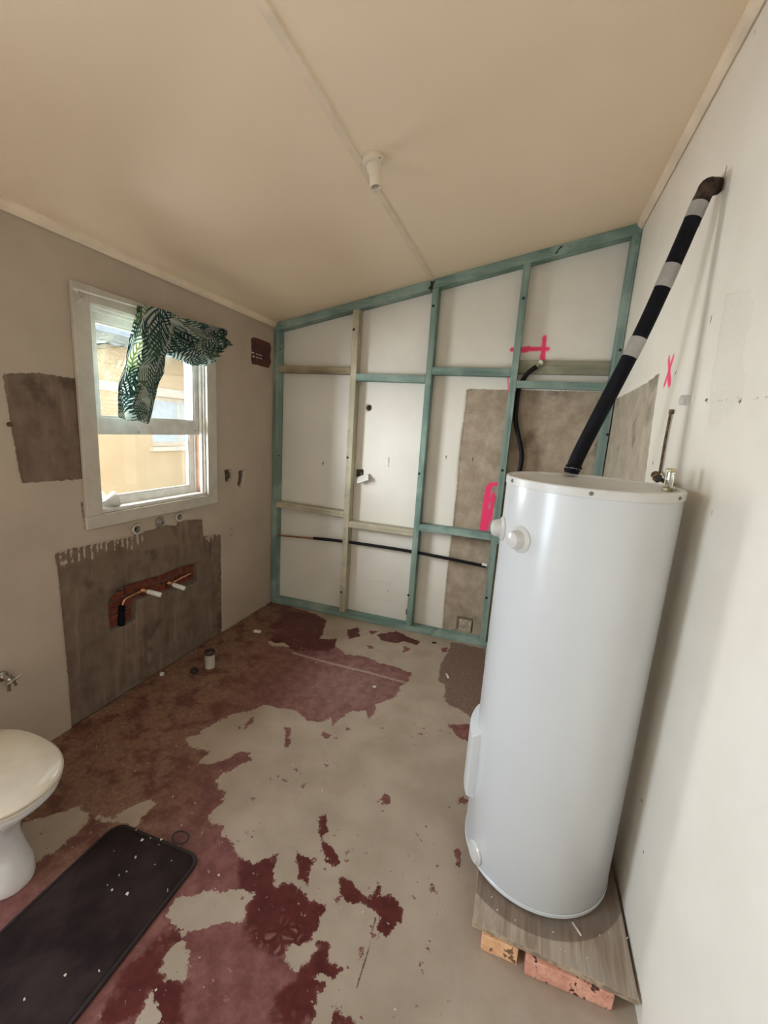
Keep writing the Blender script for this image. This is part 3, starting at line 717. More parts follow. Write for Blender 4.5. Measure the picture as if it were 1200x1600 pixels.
def cloth_mat():
    t = NT('palm_leaf_cotton')
    uv = t.n('ShaderNodeUVMap', uv_map='UVMap').outputs[0]
    col = (0.60, 0.62, 0.58)
    colsock = t.mix(t.ramp(t.noise(7, 3, 0.5, uv), 0.40, 0.62), (0.64, 0.65, 0.61), (0.50, 0.57, 0.53))
    for (sc, off, dk, lt, freq, seed) in ((3.6, 0.0, (0.045, 0.085, 0.085), (0.10, 0.20, 0.175), 66, 1), (4.6, 3.7, (0.10, 0.17, 0.13), (0.28, 0.34, 0.13), 84, 2), (5.0, 7.1, (0.022, 0.045, 0.050), (0.05, 0.11, 0.11), 88, 3)):
        mp = t.n('ShaderNodeMapping'); mp.inputs['Location'].default_value = (off, off * .7, 0); t.set(mp.inputs[0], uv)
        vo = t.n('ShaderNodeTexVoronoi', voronoi_dimensions='2D', feature='F1'); vo.inputs['Scale'].default_value = sc
        t.set(vo.inputs['Vector'], mp.outputs[0])
        sub = t.n('ShaderNodeVectorMath', operation='SUBTRACT'); t.set(sub.inputs[0], mp.outputs[0]); t.set(sub.inputs[1], vo.outputs['Position'])
        sep = t.n('ShaderNodeSeparateColor'); t.set(sep.inputs[0], vo.outputs['Color'])
        rot = t.n('ShaderNodeVectorRotate', rotation_type='Z_AXIS'); t.set(rot.inputs['Vector'], sub.outputs[0])
        t.set(rot.inputs['Angle'], t.math('MULTIPLY', sep.outputs[0], 6.283))
        xyz = t.n('ShaderNodeSeparateXYZ'); t.set(xyz.inputs[0], rot.outputs[0])
        x, y = xyz.outputs[0], xyz.outputs[1]
        ay = t.math('ABSOLUTE', y)
        # leaflets slant away from a curved midrib
        ph = t.math('MULTIPLY', t.math('ADD', x, t.math('MULTIPLY', ay, -0.9)), freq * sc / 4.4)
        st = t.ramp(t.math('SINE', t.math('MULTIPLY', ph, 6.283 / 2.2)), -0.05, 0.45)
        xs = t.math('MULTIPLY', x, sc); ys = t.math('MULTIPLY', ay, sc)
        inside = t.ramp(t.math('SUBTRACT', 0.46, t.math('ADD', t.math('MULTIPLY', ys, 1.15), t.math('MULTIPLY', t.math('MULTIPLY', xs, xs), 0.9))), -0.02, 0.02)
        rib = t.ramp(ys, 0.012, 0.022, 1.0, 0.0)
        msk = t.math('MULTIPLY', inside, t.math('MAXIMUM', st, rib))
        colsock = t.mix(msk, colsock, t.mix(sep.outputs[1], dk, lt))
    d = t.n('ShaderNodeBsdfDiffuse'); t.set(d.inputs[0], colsock)
    tr = t.n('ShaderNodeBsdfTranslucent'); t.set(tr.inputs[0], colsock)
    mx = t.n('ShaderNodeMixShader'); mx.inputs[0].default_value = 0.46
    t.t.links.new(d.outputs[0], mx.inputs[1]); t.t.links.new(tr.outputs[0], mx.inputs[2])
    return t.done(mx.outputs[0])

def cloth():
    """one length of cloth: a tail hanging from the middle of the wire and a swag bunched at its far end"""
    def lerp(tab, t):
        x = t * (len(tab) - 1); i = min(int(x), len(tab) - 2); f = x - i
        return Vector(tab[i]).lerp(Vector(tab[i + 1]), f)
    bm = bmesh.new(); uvl = bm.loops.layers.uv.new('UVMap')
    def sheet(left, right, nu, nv, fold, uv0, su, sv):
        L_ = catmull([(0, *p) for p in left], 8); R_ = catmull([(0, *p) for p in right], 8)
        g = []
        for j in range(nv + 1):
            v = j / nv; a = lerp(L_, v); b = lerp(R_, v); row = []
            for i in range(nu + 1):
                u = i / nu; p = a.lerp(b, u); dx = fold(u, v)
                row.append((bm.verts.new((0.072 + dx[0], p.y + dx[1], p.z + dx[2])), (uv0[0] + u * su, uv0[1] - v * sv)))
            g.append(row)
        for j in range(nv):
            for i in range(nu):
                q = (g[j][i], g[j + 1][i], g[j + 1][i + 1], g[j][i + 1])
                f = bm.faces.new([a[0] for a in q])
                for lp, a in zip(f.loops, q): lp[uvl].uv = a[1]
    nz = lambda a, b, c: mnoise.noise(Vector((a, b, c)))
    # tail
    def f1(u, v):
        amp = 0.010 + 0.030 * (v ** 0.7)
        w_ = math.sin(u * 11 + 1.1 * math.sin(v * 3) + 0.5) * amp + nz(u * 5, v * 6, 1) * 0.022
        hem = (v > 0.95) * (nz(u * 16, 3, 1) * 0.012)
        return (w_ + 0.012 * v, nz(u * 4, v * 5, 5) * 0.006, hem)
    sheet([(-1.374, 2.163), (-1.43, 2.02), (-1.486, 1.868), (-1.532, 1.74), (-1.546, 1.64), (-1.535, 1.592)],
          [(-1.10, 2.172), (-1.165, 2.06), (-1.222, 1.95), (-1.222, 1.86), (-1.262, 1.74), (-1.312, 1.566)], 46, 60, f1, (0, 1.1), 0.42, 0.62)
    swag_at.append(len(bm.verts))
    # swag
    def f2(u, v):
        amp = 0.012 + 0.020 * math.sin(v * 3.1)
        gather = max(0.0, (u - 0.70) / 0.30)
        w_ = math.sin(v * 13 - u * 7 + 0.4) * amp + nz(u * 6, v * 5, 9) * 0.024 + gather * nz(u * 26, v * 16, 4) * 0.040
        return (w_ + 0.022 + 0.020 * math.sin(v * math.pi), gather * nz(u * 16, v * 10, 8) * 0.012, gather * nz(u * 16, v * 12, 14) * 0.014 + (v > 0.93) * nz(u * 14, 5, 2) * 0.012)
    sheet([(-1.30, 2.165), (-1.27, 2.10), (-1.24, 2.03), (-1.215, 1.955)], [(-0.745, 2.188), (-0.712, 2.155), (-0.712, 2.095), (-0.765, 2.015)], 70, 44, f2, (0.22, 1.1), 0.62, 0.34)
    # the cloth doubled back on itself: a fold in front of the tail and a second thickness behind the swag
    def f3(u, v):
        return (0.040 + 0.020 * math.sin(u * math.pi) + 0.012 * v + nz(u * 3, v * 6, 31) * 0.014, nz(u * 3, v * 5, 35) * 0.010, (v > 0.95) * nz(u * 12, 7, 1) * 0.012)
    def f4(u, v):
        dx = f2(u, v); return (dx[0] - 0.030 - 0.01 * math.sin(v * 9 + u * 4), dx[1], dx[2] + 0.004)
    sheet([(-1.372, 2.168), (-1.385, 2.02), (-1.400, 1.868), (-1.440, 1.74), (-1.462, 1.64), (-1.445, 1.585)],
          [(-1.12, 2.172), (-1.175, 2.06), (-1.228, 1.95), (-1.262, 1.86), (-1.318, 1.74), (-1.375, 1.572)], 26, 60, f3, (0.5, 1.3), 0.30, 0.62)
    swag_at.append(len(bm.verts))
    sheet([(-1.30, 2.165), (-1.27, 2.10), (-1.24, 2.03), (-1.215, 1.965)], [(-0.745, 2.185), (-0.715, 2.152), (-0.716, 2.095), (-0.770, 2.022)], 70, 44, f4, (0.9, 0.9), 0.62, 0.34)
    o = bm_obj('palm_curtain', bm, cloth_mat(), smooth=True)
    return o
swag_at = []
cur = cloth()
me = cur.data
for n1 in swag_at:                               # belly of the swag sags between its ends
    for k in range(71 * 45):
        v = me.vertices[n1 + k]; u = (k % 71) / 70; t = (k // 71) / 44
        v.co.z -= t * (0.075 * math.sin(min(1, u / 0.95) * math.pi) ** 0.8 * (0.5 + u * 0.6))
md = cur.modifiers.new('cloth_thickness', 'SOLIDIFY'); md.thickness = 0.0012
finish(cur, 'green palm-leaf cotton curtain, half hanging and half bunched over the window wire', 'curtain')

fn = thing('funnel', (-0.045, -1.475, 1.117), 'small white plastic funnel lying on the window sill', 'funnel')
bm = bmesh.new(); lathe(bm, [(0.007, 0), (0.009, 0.040), (0.012, 0.045), (0.040, 0.082), (0.042, 0.094), (0.039, 0.094), (0.037, 0.083), (0.009, 0.047), (0.006, 0.0)], (-0.055, -1.555, 1.133), (0.25, 0.95, 0.22), 24)
bm_obj('cone', bm, M['white_plastic'], fn, smooth=True, auto=40)
bm = bmesh.new(); lathe(bm, [(0.040, 0.0), (0.044, 0.002), (0.044, 0.006), (0.040, 0.008)], (-0.055 + .25 * .088, -1.555 + .95 * .088, 1.133 + .22 * .088), (0.25, 0.95, 0.22), 24)
bm_obj('rim', bm, M['white_plastic'], fn, smooth=True, auto=40)

# ------------------------------------------------------------------ the yard seen through the window
def facade_mat():
    t = NT('cream_render_wall')
    n = t.noise(2.2, 4); s = t.noise(60, 2)
    c = t.mix(t.ramp(n, 0.3, 0.7), (0.66, 0.52, 0.33), (0.72, 0.58, 0.39))
    c = t.mix(t.ramp(s, 0.70, 0.74, 0, 0.6), c, (0.42, 0.28, 0.13))
    return t.done(t.bsdf(c, 0.9, 0.2, 0, t.bump(t.noise(40, 3), 0.2, 0.01)))
M['facade'] = facade_mat()
M['far_trim'] = simple('far_white_trim', (0.80, 0.74, 0.64), 0.6, 0.3, var=0.05)
M['far_roof'] = simple('pale_blue_roof_steel', (0.47, 0.53, 0.59), 0.5, 0.4, 0.1, var=0.05)
M['far_beam'] = simple('pale_grey_beam', (0.24, 0.27, 0.27), 0.6, 0.3, var=0.06)
M['far_glass'] = simple('far_window_glass', (0.62, 0.72, 0.80), 0.08, 0.8, var=0.05)
M['concrete'] = simple('yard_concrete', (0.48, 0.44, 0.38), 0.9, 0.2, var=0.1, scale=4)
bm = bmesh.new(); box(bm, -9, -0.17, -8, 8, -0.30, -0.15)
o = bm_obj('ground', bm, M['concrete'], loc=(0, 0, 0)); o['kind'] = 'structure'
hs = thing('house', (-2.6, 1.5, -0.15), 'cream rendered neighbouring house seen through the window glass', 'house')
bm = bmesh.new()
def wall_piece(a, b, c, d): box(bm, -2.80, -2.60, a, b, c, d)
FW = (1.225, 2.35, 1.190, 1.840)
for a in ((-2.5, FW[0], -0.15, 2.15), (FW[1], 5.0, -0.15, 2.15), (FW[0], FW[1], -0.15, FW[2]), (FW[0], FW[1], FW[3], 2.15)): wall_piece(*a)
bm_obj('wall', bm, M['facade'], hs)
fwn = boxo('window', (-2.72, -2.66, FW[0], FW[1], FW[2], FW[3]), M['far_trim'], hs)
boxo('pane', (-2.66, -2.655, FW[0] + 0.05, 1.72, FW[2] + 0.06, FW[3] - 0.05), M['far_glass'], fwn, bevel=0)
boxo('pane', (-2.66, -2.655, 1.78, FW[1] - 0.05, FW[2] + 0.06, FW[3] - 0.05), M['far_glass'], fwn, bevel=0)
boxo('sill', (-2.66, -2.54, FW[0] - 0.05, FW[1] + 0.05, FW[2] - 0.055, FW[2] - 0.001), M['far_trim'], fwn)
boxo('trim_board', (-2.599, -2.575, -2.5, 5.0, 1.845, 1.955), M['far_trim'], hs)
boxo('corner_board', (-2.599, -2.585, 0.36, 0.44, -0.15, 1.84), M['facade'], hs)
bm = bmesh.new()                 # gable panel and sloping verge above the trim board
prism(bm, [(-2.5, 2.151), (5.0, 2.151), (5.0, 2.60), (1.8, 2.60), (0.2, 2.20), (-2.5, 2.16)], 0, -2.80, -2.62)
bm_obj('gable', bm, M['facade'], hs)
bm = bmesh.new(); prism(bm, [(-2.5, 2.17), (0.2, 2.21), (1.8, 2.61), (1.8, 2.65), (0.2, 2.25), (-2.5, 2.21)], 0, -2.86, -2.50)
bm_obj('verge_board', bm, M['brown_x'], hs)
bm = bmesh.new()                 # corrugated roof sheet
nr = 120; prof = []
for i in range(nr + 1):
    yy = -2.5 + 7.5 * i / nr; prof.append((yy, 0.02 * math.sin(i * math.pi / 1.5)))
ra = [bm.verts.new((-2.45, p[0], 2.36 + p[1])) for p in prof]; rb = [bm.verts.new((-6.0, p[0], 3.3 + p[1])) for p in prof]
for i in range(nr): bm.faces.new((ra[i], ra[i + 1], rb[i + 1], rb[i]))
ro = bm_obj('roof', bm, M['far_roof'], hs, smooth=True); ro.modifiers.new('sheet', 'SOLIDIFY').thickness = 0.01
pg = thing('pergola', (-1.5, 0.4, -0.15), 'pale grey pergola beams outside the top of the window', 'pergola')
boxo('beam', (-1.66, -1.60, -2.6, 3.0, 2.235, 2.305), M['far_beam'], pg)
boxo('post', (-1.665, -1.595, 2.7, 2.78, -0.15, 2.235), M['far_beam'], pg)
boxo('post', (-1.665, -1.595, -2.4, -2.32, -0.15, 2.235), M['far_beam'], pg)
for yy in (-0.45, 0.75, 1.95):
    boxo('rafter', (-2.40, -1.2, yy, yy + 0.05, 2.306, 2.366), M['far_trim'], pg)

# ------------------------------------------------------------------ timber wall frame
fr = thing('timber_wall_frame', (W / 2, 0.04, 0.0), 'teal stained timber stud frame standing against the back wall', 'wall frame')
FD = 0.083; ZB = 0.046
def stud(xa, xb, mat, yb=FD):
    bm = bmesh.new()
    prism(bm, [(xa, ZB + 0.0005), (xb, ZB + 0.0005), (xb, cz(xb) - 0.0625), (xa, cz(xa) - 0.0625)], 1, 0.0, yb)
    return bm_obj('stud', bm, mat, fr, bevel=0.0025)
def bolt(st, x, z, big=0.009):
    latheo('bolt', [(0, 0), (big, 0), (big, 0.0015), (big * .6, 0.004), (0, 0.004)], (x, 0.0, z), M['dark'], st, axis=(0, -1, 0), n=12)
bm = bmesh.new(); prism(bm, [(0.002, 0.0005), (W - 0.002, 0.0005), (W - 0.002, ZB), (0.002, ZB)], 1, -0.001, FD)
bm_obj('bottom_plate', bm, M['teal_x'], fr, bevel=0.003)
for xa, xb in ((0.002, 1.272), (1.290, W - 0.002)):
    bm = bmesh.new(); prism(bm, [(xa, cz(xa) - 0.0620), (xb, cz(xb) - 0.0620), (xb, cz(xb) - 0.0008), (xa, cz(xa) - 0.0008)], 1, -0.0015, FD)
    bm_obj('top_plate', bm, M['teal_x'], fr, bevel=0.003)
bm = bmesh.new(); prism(bm, [(1.255, cz(1.255) - 0.052), (1.300, cz(1.3) - 0.010), (1.306, cz(1.306) - 0.020), (1.268, cz(1.268) - 0.060)], 1, -0.004, 0.001)
bm_obj('splintered_joint', bm, M['dark'], fr)
bm = bmesh.new(); prism(bm, [(2.075, cz(2.075) - 0.050), (2.105, cz(2.105) - 0.012), (2.125, cz(2.125) - 0.014), (2.100, cz(2.1) - 0.030), (2.09, cz(2.09) - 0.052)], 1, -0.003, 0.001)
bm_obj('knot', bm, M['dark'], fr)
s0 = stud(0.002, 0.047, M['teal_z']); s1 = stud(0.6876, 0.7355, M['pale_z']); s2 = stud(1.2885, 1.3335, M['teal_z']); s3 = stud(1.890, 1.935, M['teal_z']); s4 = stud(W - 0.050, W - 0.003, M['teal_z'])
def bxz(px, py):
    p = on(1, 0.0, px, py); return p.x, p.z
for st, pts in ((s1, ((553, 515), (543, 715), (533, 925))), (s2, ((677, 478), (655, 740), (638, 930))), (s3, ((818, 466), (785, 735), (760, 934))), (s4, ((969, 547), (949, 679))), (s0, ((436, 712), (438, 546)))):
    for p in pts:
        x, z = bxz(*p); bolt(st, x, z, 0.010 if st is not s0 else 0.006)
def nog(xa, xb, z, h, mat, tilt=0.0, ya=0.0, yb=FD - 0.004, name='noggin'):
    bm = bmesh.new()
    prism(bm, [(xa + 0.0006, z - h / 2 - tilt), (xb - 0.0006, z - h / 2 + tilt), (xb - 0.0006, z + h / 2 + tilt), (xa + 0.0006, z + h / 2 - tilt)], 1, ya, yb)
    return bm_obj(name, bm, mat, fr, bevel=0.0025)
nog(0.047, 0.6876, 2.048, 0.052, M['brown_x']); nog(0.7355, 1.2885, 2.000, 0.052, M['teal_x']); nog(1.3335, 1.890, 2.060, 0.052, M['teal_x'])
nog(1.935, W - 0.050, 1.982, 0.050, M['teal_x'], ya=-0.003, yb=0.030)
nog(1.935, W - 0.050, 2.105, 0.090, M['olive_x'], ya=0.046, yb=FD, name='batten')
nog(0.047, 0.6876, 0.908, 0.050, M['pale_x'], -0.005); nog(0.7355, 1.2885, 0.828, 0.050, M['pale_x']); nog(1.3335, 1.890, 0.882, 0.052, M['teal_x']); nog(1.935, W - 0.050, 0.86, 0.052, M['teal_x'])
# small steel tie at the foot of the third stud
tie = boxo('steel_tie', (1.279, 1.288, 0.0, 0.03, 0.14, 0.18), M['screw'], fr, bevel=0.001)
boxo('steel_tie', (1.334, 1.343, 0.0, 0.03, 0.13, 0.17), M['screw'], fr, bevel=0.001)

# pipes run through the frame
hp = thing('water_pipe', (1.2, 0.036, 0.64), 'black sleeved water pipe running level through the timber studs', 'pipe')
py_ = 0.036
P = [(0.62, py_, 0.663), (0.9, py_, 0.668), (1.25, py_, 0.668), (1.6, py_, 0.655), (1.872, py_, 0.640)]
# bays: the sleeve passes behind each stud face, so it is seen between them
tubeo('black_sleeve', catmull([(0.40, py_, 0.652)] + P, 6), 0.0125, M['hose'], hp, n=10)
tubeo('copper_run', [(0.048, py_, 0.628), (0.25, py_, 0.640), (0.41, py_, 0.652)], 0.0075, M['copper'], hp, n=10)
tubeo('copper_joiner', [(0.33, py_, 0.645), (0.42, py_, 0.6525)], 0.011, M['copper_bright'], hp, n=10)
tubeo('white_fitting', [(1.84, py_ - .004, 0.655), (1.878, py_ - .004, 0.652)], 0.012, M['white_plastic'], hp, n=10)
vh = thing('flexible_hose', (2.0, 0.03, 1.2), 'black flexible hose looping down beside the stud behind the heater', 'hose')
hz = [on(1, y_, *p) for p, y_ in (((838, 573), 0.030), ((828, 580), 0.026), ((818, 592), 0.05), ((809, 612), 0.084), ((806, 635), 0.052), ((806, 660), 0.04), ((811, 685), 0.036), ((815, 708), 0.036), ((814, 725), 0.036), ((809, 745), 0.036))]
hz[3].y = 0.052; hz[2].y = 0.044
hz += [Vector((1.99, 0.036, 1.15)), Vector((1.975, 0.036, 0.95))]
hz = [Vector((max(p.x, 1.952), p.y, p.z)) for p in hz]
tubeo('rubber_tube', catmull(hz, 6), 0.0155, M['hose'], vh, n=12)
a = on(1, 0.034, 847, 565); b = on(1, 0.030, 839, 572)
tubeo('white_cap', [a, a.lerp(b, 0.45)], 0.017, M['white_plastic'], vh, n=14)
tubeo('copper_tail', [a.lerp(b, 0.4), b + (b - a) * 0.5], 0.009, M['brass'], vh, n=10)

# loose power plate hanging out of its hole in the back wall
sp = thing('power_plate', (0.83, 0.04, 1.19), 'white power point plate dangling from a square hole in the back wall', 'power point')
q = Matrix.Translation((0.822, 0.050, 1.212)) @ Matrix.Rotation(math.radians(-22), 4, 'Y') @ Matrix.Rotation(math.radians(48), 4, 'X')
bm = bmesh.new(); box(bm, -0.052, 0.052, -0.034, 0.034, -0.005, 0.005); bm.transform(q); bm_obj('plate', bm, M['white_plastic'], sp, bevel=0.003)
bm = bmesh.new(); box(bm, -0.034, 0.036, -0.022, 0.022, -0.022, -0.0052); bm.transform(q); bm_obj('mechanism', bm, M['white_plastic'], sp, bevel=0.002)
tubeo('cable', catmull([(0.775, 0.118, 1.250), (0.788, 0.095, 1.245), (0.80, 0.075, 1.232), (0.815, 0.060, 1.22)], 6), 0.004, M['pvc'], sp, n=8)

# ------------------------------------------------------------------ hot water heater on its board and bricks
TC = (2.2666, -1.6757); TR = 0.2576; TZ0, TZ1 = 0.079, 1.502
th = thing('water_heater', (TC[0], TC[1], TZ0), 'tall white cylindrical hot water heater standing on a plywood board', 'water heater')
latheo('body', [(0, 0.0006), (TR - 0.022, 0.0006), (TR - 0.018, 0.010), (TR - 0.004, 0.014), (TR, 0.022), (TR, TZ1 - TZ0 - 0.026), (0, TZ1 - TZ0 - 0.026)], (*TC, TZ0), M['enamel'], th, n=96, auto=30)
latheo('base_rim', [(TR + 0.0006, 0.012), (TR + 0.0022, 0.013), (TR + 0.0022, 0.024), (TR + 0.0006, 0.026)], (*TC, TZ0), M['enamel'], th, n=96, auto=30)
lid = latheo('lid', [(TR + 0.0005, TZ1 - TZ0 - 0.026), (TR + 0.003, TZ1 - TZ0 - 0.025), (TR + 0.003, TZ1 - TZ0 - 0.003), (TR, TZ1 - TZ0), (TR - 0.012, TZ1 - TZ0), (TR - 0.016, TZ1 - TZ0 - 0.008), (TR - 0.03, TZ1 - TZ0 - 0.010), (0, TZ1 - TZ0 - 0.006)], (*TC, TZ0), M['enamel_lid'], th, n=96, auto=30)
def around(deg, z, r=0.0):
    a = math.radians(deg); return Vector((TC[0] + (TR + r) * math.cos(a), TC[1] + (TR + r) * math.sin(a), z)), Vector((math.cos(a), math.sin(a), 0))
for deg in (205, 264, 323):
    p, n = around(deg, 1.4895, 0.003)
    latheo('lid_screw', [(0, 0), (0.0055, 0), (0.0055, 0.002), (0.003, 0.0045), (0, 0.0045)], p, M['screw'], lid, axis=n, n=12)
CAPP = [(0, 0), (0.042, 0.0), (0.042, 0.006), (0.037, 0.010), (0.031, 0.014), (0.028, 0.030), (0.024, 0.038), (0.012, 0.042), (0, 0.043)]
for deg, z, k in ((222, 1.318, 1.0), (193, 1.322, 1.0)):
    p, n = around(deg, z, -0.004)
    latheo('port_cap', [(r * k, h * k) for r, h in CAPP], p, M['cap_plastic'], th, axis=n, n=32)
p, n = around(217, 0.130, -0.004)
latheo('port_cap', [(0, 0), (0.040, 0.0), (0.040, 0.008), (0.034, 0.013), (0.030, 0.012), (0.028, 0.016), (0, 0.017)], p, M['cap_plastic'], th, axis=n, n=32)
# access cover: a shallow box curved onto the drum
def cover(d0, d1, za, zb, out):
    bm = bmesh.new(); n = 10; g = []
    for r in (-0.003, out):
        rows = []
        for i in range(n + 1):
            t = i / n; inset = 0 if r < 0 else 1
            dd = d0 + (d1 - d0) * t
            if inset: dd = (d0 + 1.6) + ((d1 - 1.6) - (d0 + 1.6)) * t
            zz = (za, zb) if not inset else (za + 0.012, zb - 0.022)
            rows.append([bm.verts.new(around(dd, zz[0], r)[0]), bm.verts.new(around(dd, zz[1], r)[0])])
        g.append(rows)
    fs = []
    for i in range(n):
        fs.append(bm.faces.new((g[1][i][0], g[1][i + 1][0], g[1][i + 1][1], g[1][i][1])))
        fs.append(bm.faces.new((g[0][i][0], g[0][i + 1][0], g[1][i + 1][0], g[1][i][0])))
        fs.append(bm.faces.new((g[0][i][1], g[0][i + 1][1], g[1][i + 1][1], g[1][i][1])))
    for i in (0, n): fs.append(bm.faces.new((g[0][i][0], g[0][i][1], g[1][i][1], g[1][i][0])))
    bmesh.ops.recalc_face_normals(bm, faces=fs)
    return bm_obj('element_cover', bm, M['enamel'], th, bevel=0.004)
cover(158, 203, 0.292, 0.575, 0.028)

bm = bmesh.new(); vs = box(bm, 2.079, 2.553, -2.045, -1.40, 0.0605, 0.0785)
for v in vs:
    if v.co.y < -2 and v.co.x < 2.3: v.co.y = -2.026
    elif v.co.y < -2: v.co.y = -2.056
for f in bm.faces: f.material_index = 0 if abs(f.normal.z) > 0.5 else 1
bm.normal_update()
for f in bm.faces: f.material_index = 0 if abs(f.normal.z) > 0.5 else 1
bd = bm_obj('plywood_board', bm, [M['ply'], M['ply_edge']], loc=(TC[0] + 0.028, TC[1] - 0.045, 0.0605), bevel=0.002)
finish(bd, 'weathered grey plywood board under the water heater', 'board')
def brick(xa, xb, ya, yb, h, mat, label, rz=0.0):
    bm = bmesh.new(); vs = box(bm, xa, xb, ya, yb, 0.0004, h)
    bmesh.ops.subdivide_edges(bm, edges=bm.edges[:], cuts=4, use_grid_fill=True)
    for v in bm.verts:
        k = mnoise.noise(v.co * 30) * 0.0016 + mnoise.noise(v.co * 90) * 0.0008
        if 0.004 < v.co.z < h - 0.004: v.co.x += k; v.co.y += k
    o = bm_obj('brick', bm, mat, bevel=0.003)
    finish(o, label, 'brick', 'bricks under the plywood board'); return o
brick(2.114, 2.226, -2.038, -1.80, 0.0600, M['brick_orange'], 'smooth orange brick end, the smaller of the two at the board front')
brick(2.249, 2.494, -2.054, -1.945, 0.0600, M['brick_pink'], 'long pink brick with dark specks under the board front edge')
brick(2.240, 2.470, -1.70, -1.59, 0.0600, M['brick_pink'], 'brick hidden in shadow under the middle of the board')
brick(2.140, 2.370, -1.53, -1.42, 0.0600, M['brick_orange'], 'brick carrying the far edge of the board behind the heater')

# lagged pipe from the heater up to the right wall
lp = thing('lagged_pipe', (2.235, -1.45, 1.50), 'long black lagged pipe with silver tape rising from the heater to the wall', 'pipe')
PA = Vector((2.233, -1.450, 1.5055)); PB = Vector((2.503, -1.395, 2.425))
path = catmull([PA, on(1, -1.445, 901, 718), on(1, -1.440, 926, 668), on(1, -1.43, 968, 588), on(1, -1.42, 1010, 505), on(1, -1.41, 1052, 412), on(1, -1.400, 1093, 318)], 10)
def sub(a, b):
    n = len(path) - 1; i0 = a * n; i1 = b * n
    pts = [path[int(i0)].lerp(path[min(int(i0) + 1, n)], i0 - int(i0))] + [path[i] for i in range(int(i0) + 1, int(math.ceil(i1)))] + [path[min(int(i1), n)].lerp(path[min(int(i1) + 1, n)], i1 - int(i1))]
    return pts
tubeo('white_pipe', sub(0.0, 0.12), 0.011, M['white_plastic'], lp, n=12)
tubeo('black_lagging', [p + Vector((-0.004, 0, 0)) for p in sub(0.0, 0.075)], [0.026] * 3 + [0.029] * (len(sub(0, .075)) - 3), M['lagging'], lp, n=16)
tubeo('black_lagging', sub(0.088, 0.992), [0.031, 0.030] + [0.0255] * (len(sub(0.088, 0.992)) - 2), M['lagging'], lp, n=20)
for a, b in ((0.560, 0.620), (0.765, 0.828), (0.945, 0.999)):
    tubeo('silver_tape', sub(a, b), 0.0268, M['tape'], lp, n=20)
e0 = path[-1]; e1 = on(0, 2.512, 1106, 292); e2 = on(0, W - 0.002, 1122, 291)
tubeo('elbow_lagging', catmull([e0, e0.lerp(e1, 0.6), e1, e1.lerp(e2, 0.5), e2], 6), [0.026] * 4 + [0.0255] * 18 + [0.024] * 3, M['brown_lag'], lp, n=16)

# small fittings on the right wall above the heater
sv = thing('stop_valve', (2.53, -1.26, 1.50), 'rusty brass valve and thin riser on the right wall behind the heater', 'valve')
tubeo('riser', [on(0, W - 0.008, 1048, 645), on(0, W - 0.008, 1039, 690), on(0, W - 0.008, 1031, 738)], 0.0050, M['rust'], sv, n=8)
c0 = on(0, W - 0.030, 1026, 745)
latheo('valve_body', [(0, -0.020), (0.013, -0.018), (0.017, -0.004), (0.012, 0.006), (0.016, 0.012), (0.010, 0.020), (0, 0.022)], c0, M['rust'], sv, axis=(-0.5, -0.2, 0.6), n=14)
tubeo('outlet', [c0, on(0, W - 0.030, 1036, 751), on(0, W - 0.030, 1050, 757)], 0.0075, M['dark'], sv, n=10)
tubeo('riser_tail', [on(0, W - 0.008, 1031, 738), c0], 0.006, M['rust'], sv, n=8)
latheo('riser_cap', [(0, 0), (0.008, 0), (0.008, 0.016), (0, 0.018)], on(0, W - 0.010, 1048, 647), M['rust'], sv, n=10)
rv = thing('relief_valve', (2.488, -1.668, TZ1), 'clear and brass relief valve standing on the heater lid rim', 'valve')
rx, ry = 2.486, -1.676
latheo('brass_foot', [(0, 0.0006), (0.016, 0.0006), (0.016, 0.008), (0.012, 0.012), (0, 0.012)], (rx, ry, TZ1 - 0.0085), M['brass'], rv, n=16)
M['clear'] = glass_mat('clear_plastic', 0.25)
latheo('sight_tube', [(0.0135, 0.0), (0.0135, 0.044), (0.0115, 0.044), (0.0115, 0.0)], (rx, ry, TZ1 + 0.004), M['clear'], rv, n=18)
tubeo('spindle', [(rx, ry, TZ1 + 0.003), (rx, ry, TZ1 + 0.048)], 0.0035, M['brass'], rv, n=8)
latheo('brass_top', [(0, 0), (0.0145, 0), (0.0155, 0.006), (0.013, 0.012), (0, 0.013)], (rx, ry, TZ1 + 0.048), M['brass'], rv, n=16)
for k in range(4):
    a = k * math.pi / 2 + .5
    tubeo('brass_rib', [(rx + .0145 * math.cos(a), ry + .0145 * math.sin(a), TZ1 + .003), (rx + .0145 * math.cos(a), ry + .0145 * math.sin(a), TZ1 + .049)], 0.0018, M['brass'], rv, n=6)
cl = thing('saddle_clip', (W, -1.446, 1.78), 'small white saddle clip screwed to the right wall', 'clip')
yc, zc = right_yz(1077, 625)
boxo('back_tab', (W - 0.004, W - 0.0006, yc - 0.050, yc + 0.012, zc - 0.014, zc + 0.010), M['white_plastic'], cl, bevel=0.001)
bm = bmesh.new(); lathe(bm, [(0, 0), (0.017, 0), (0.017, 0.016), (0.013, 0.019), (0, 0.019)], (W - 0.004, yc + 0.016, zc), (-1, 0, 0), 16); bm_obj('boss', bm, M['white_plastic'], cl, smooth=True, auto=40)
boxo('shade_gap', (W - 0.006, W - 0.004, yc - 0.012, yc - 0.002, zc - 0.012, zc + 0.009), M['dark'], cl, bevel=0)  # dark box added as the shade between strap and boss
boxo('strap', (W - 0.016, W - 0.004, yc - 0.030, yc - 0.012, zc - 0.013, zc + 0.009), M['pvc'], cl, bevel=0.002)

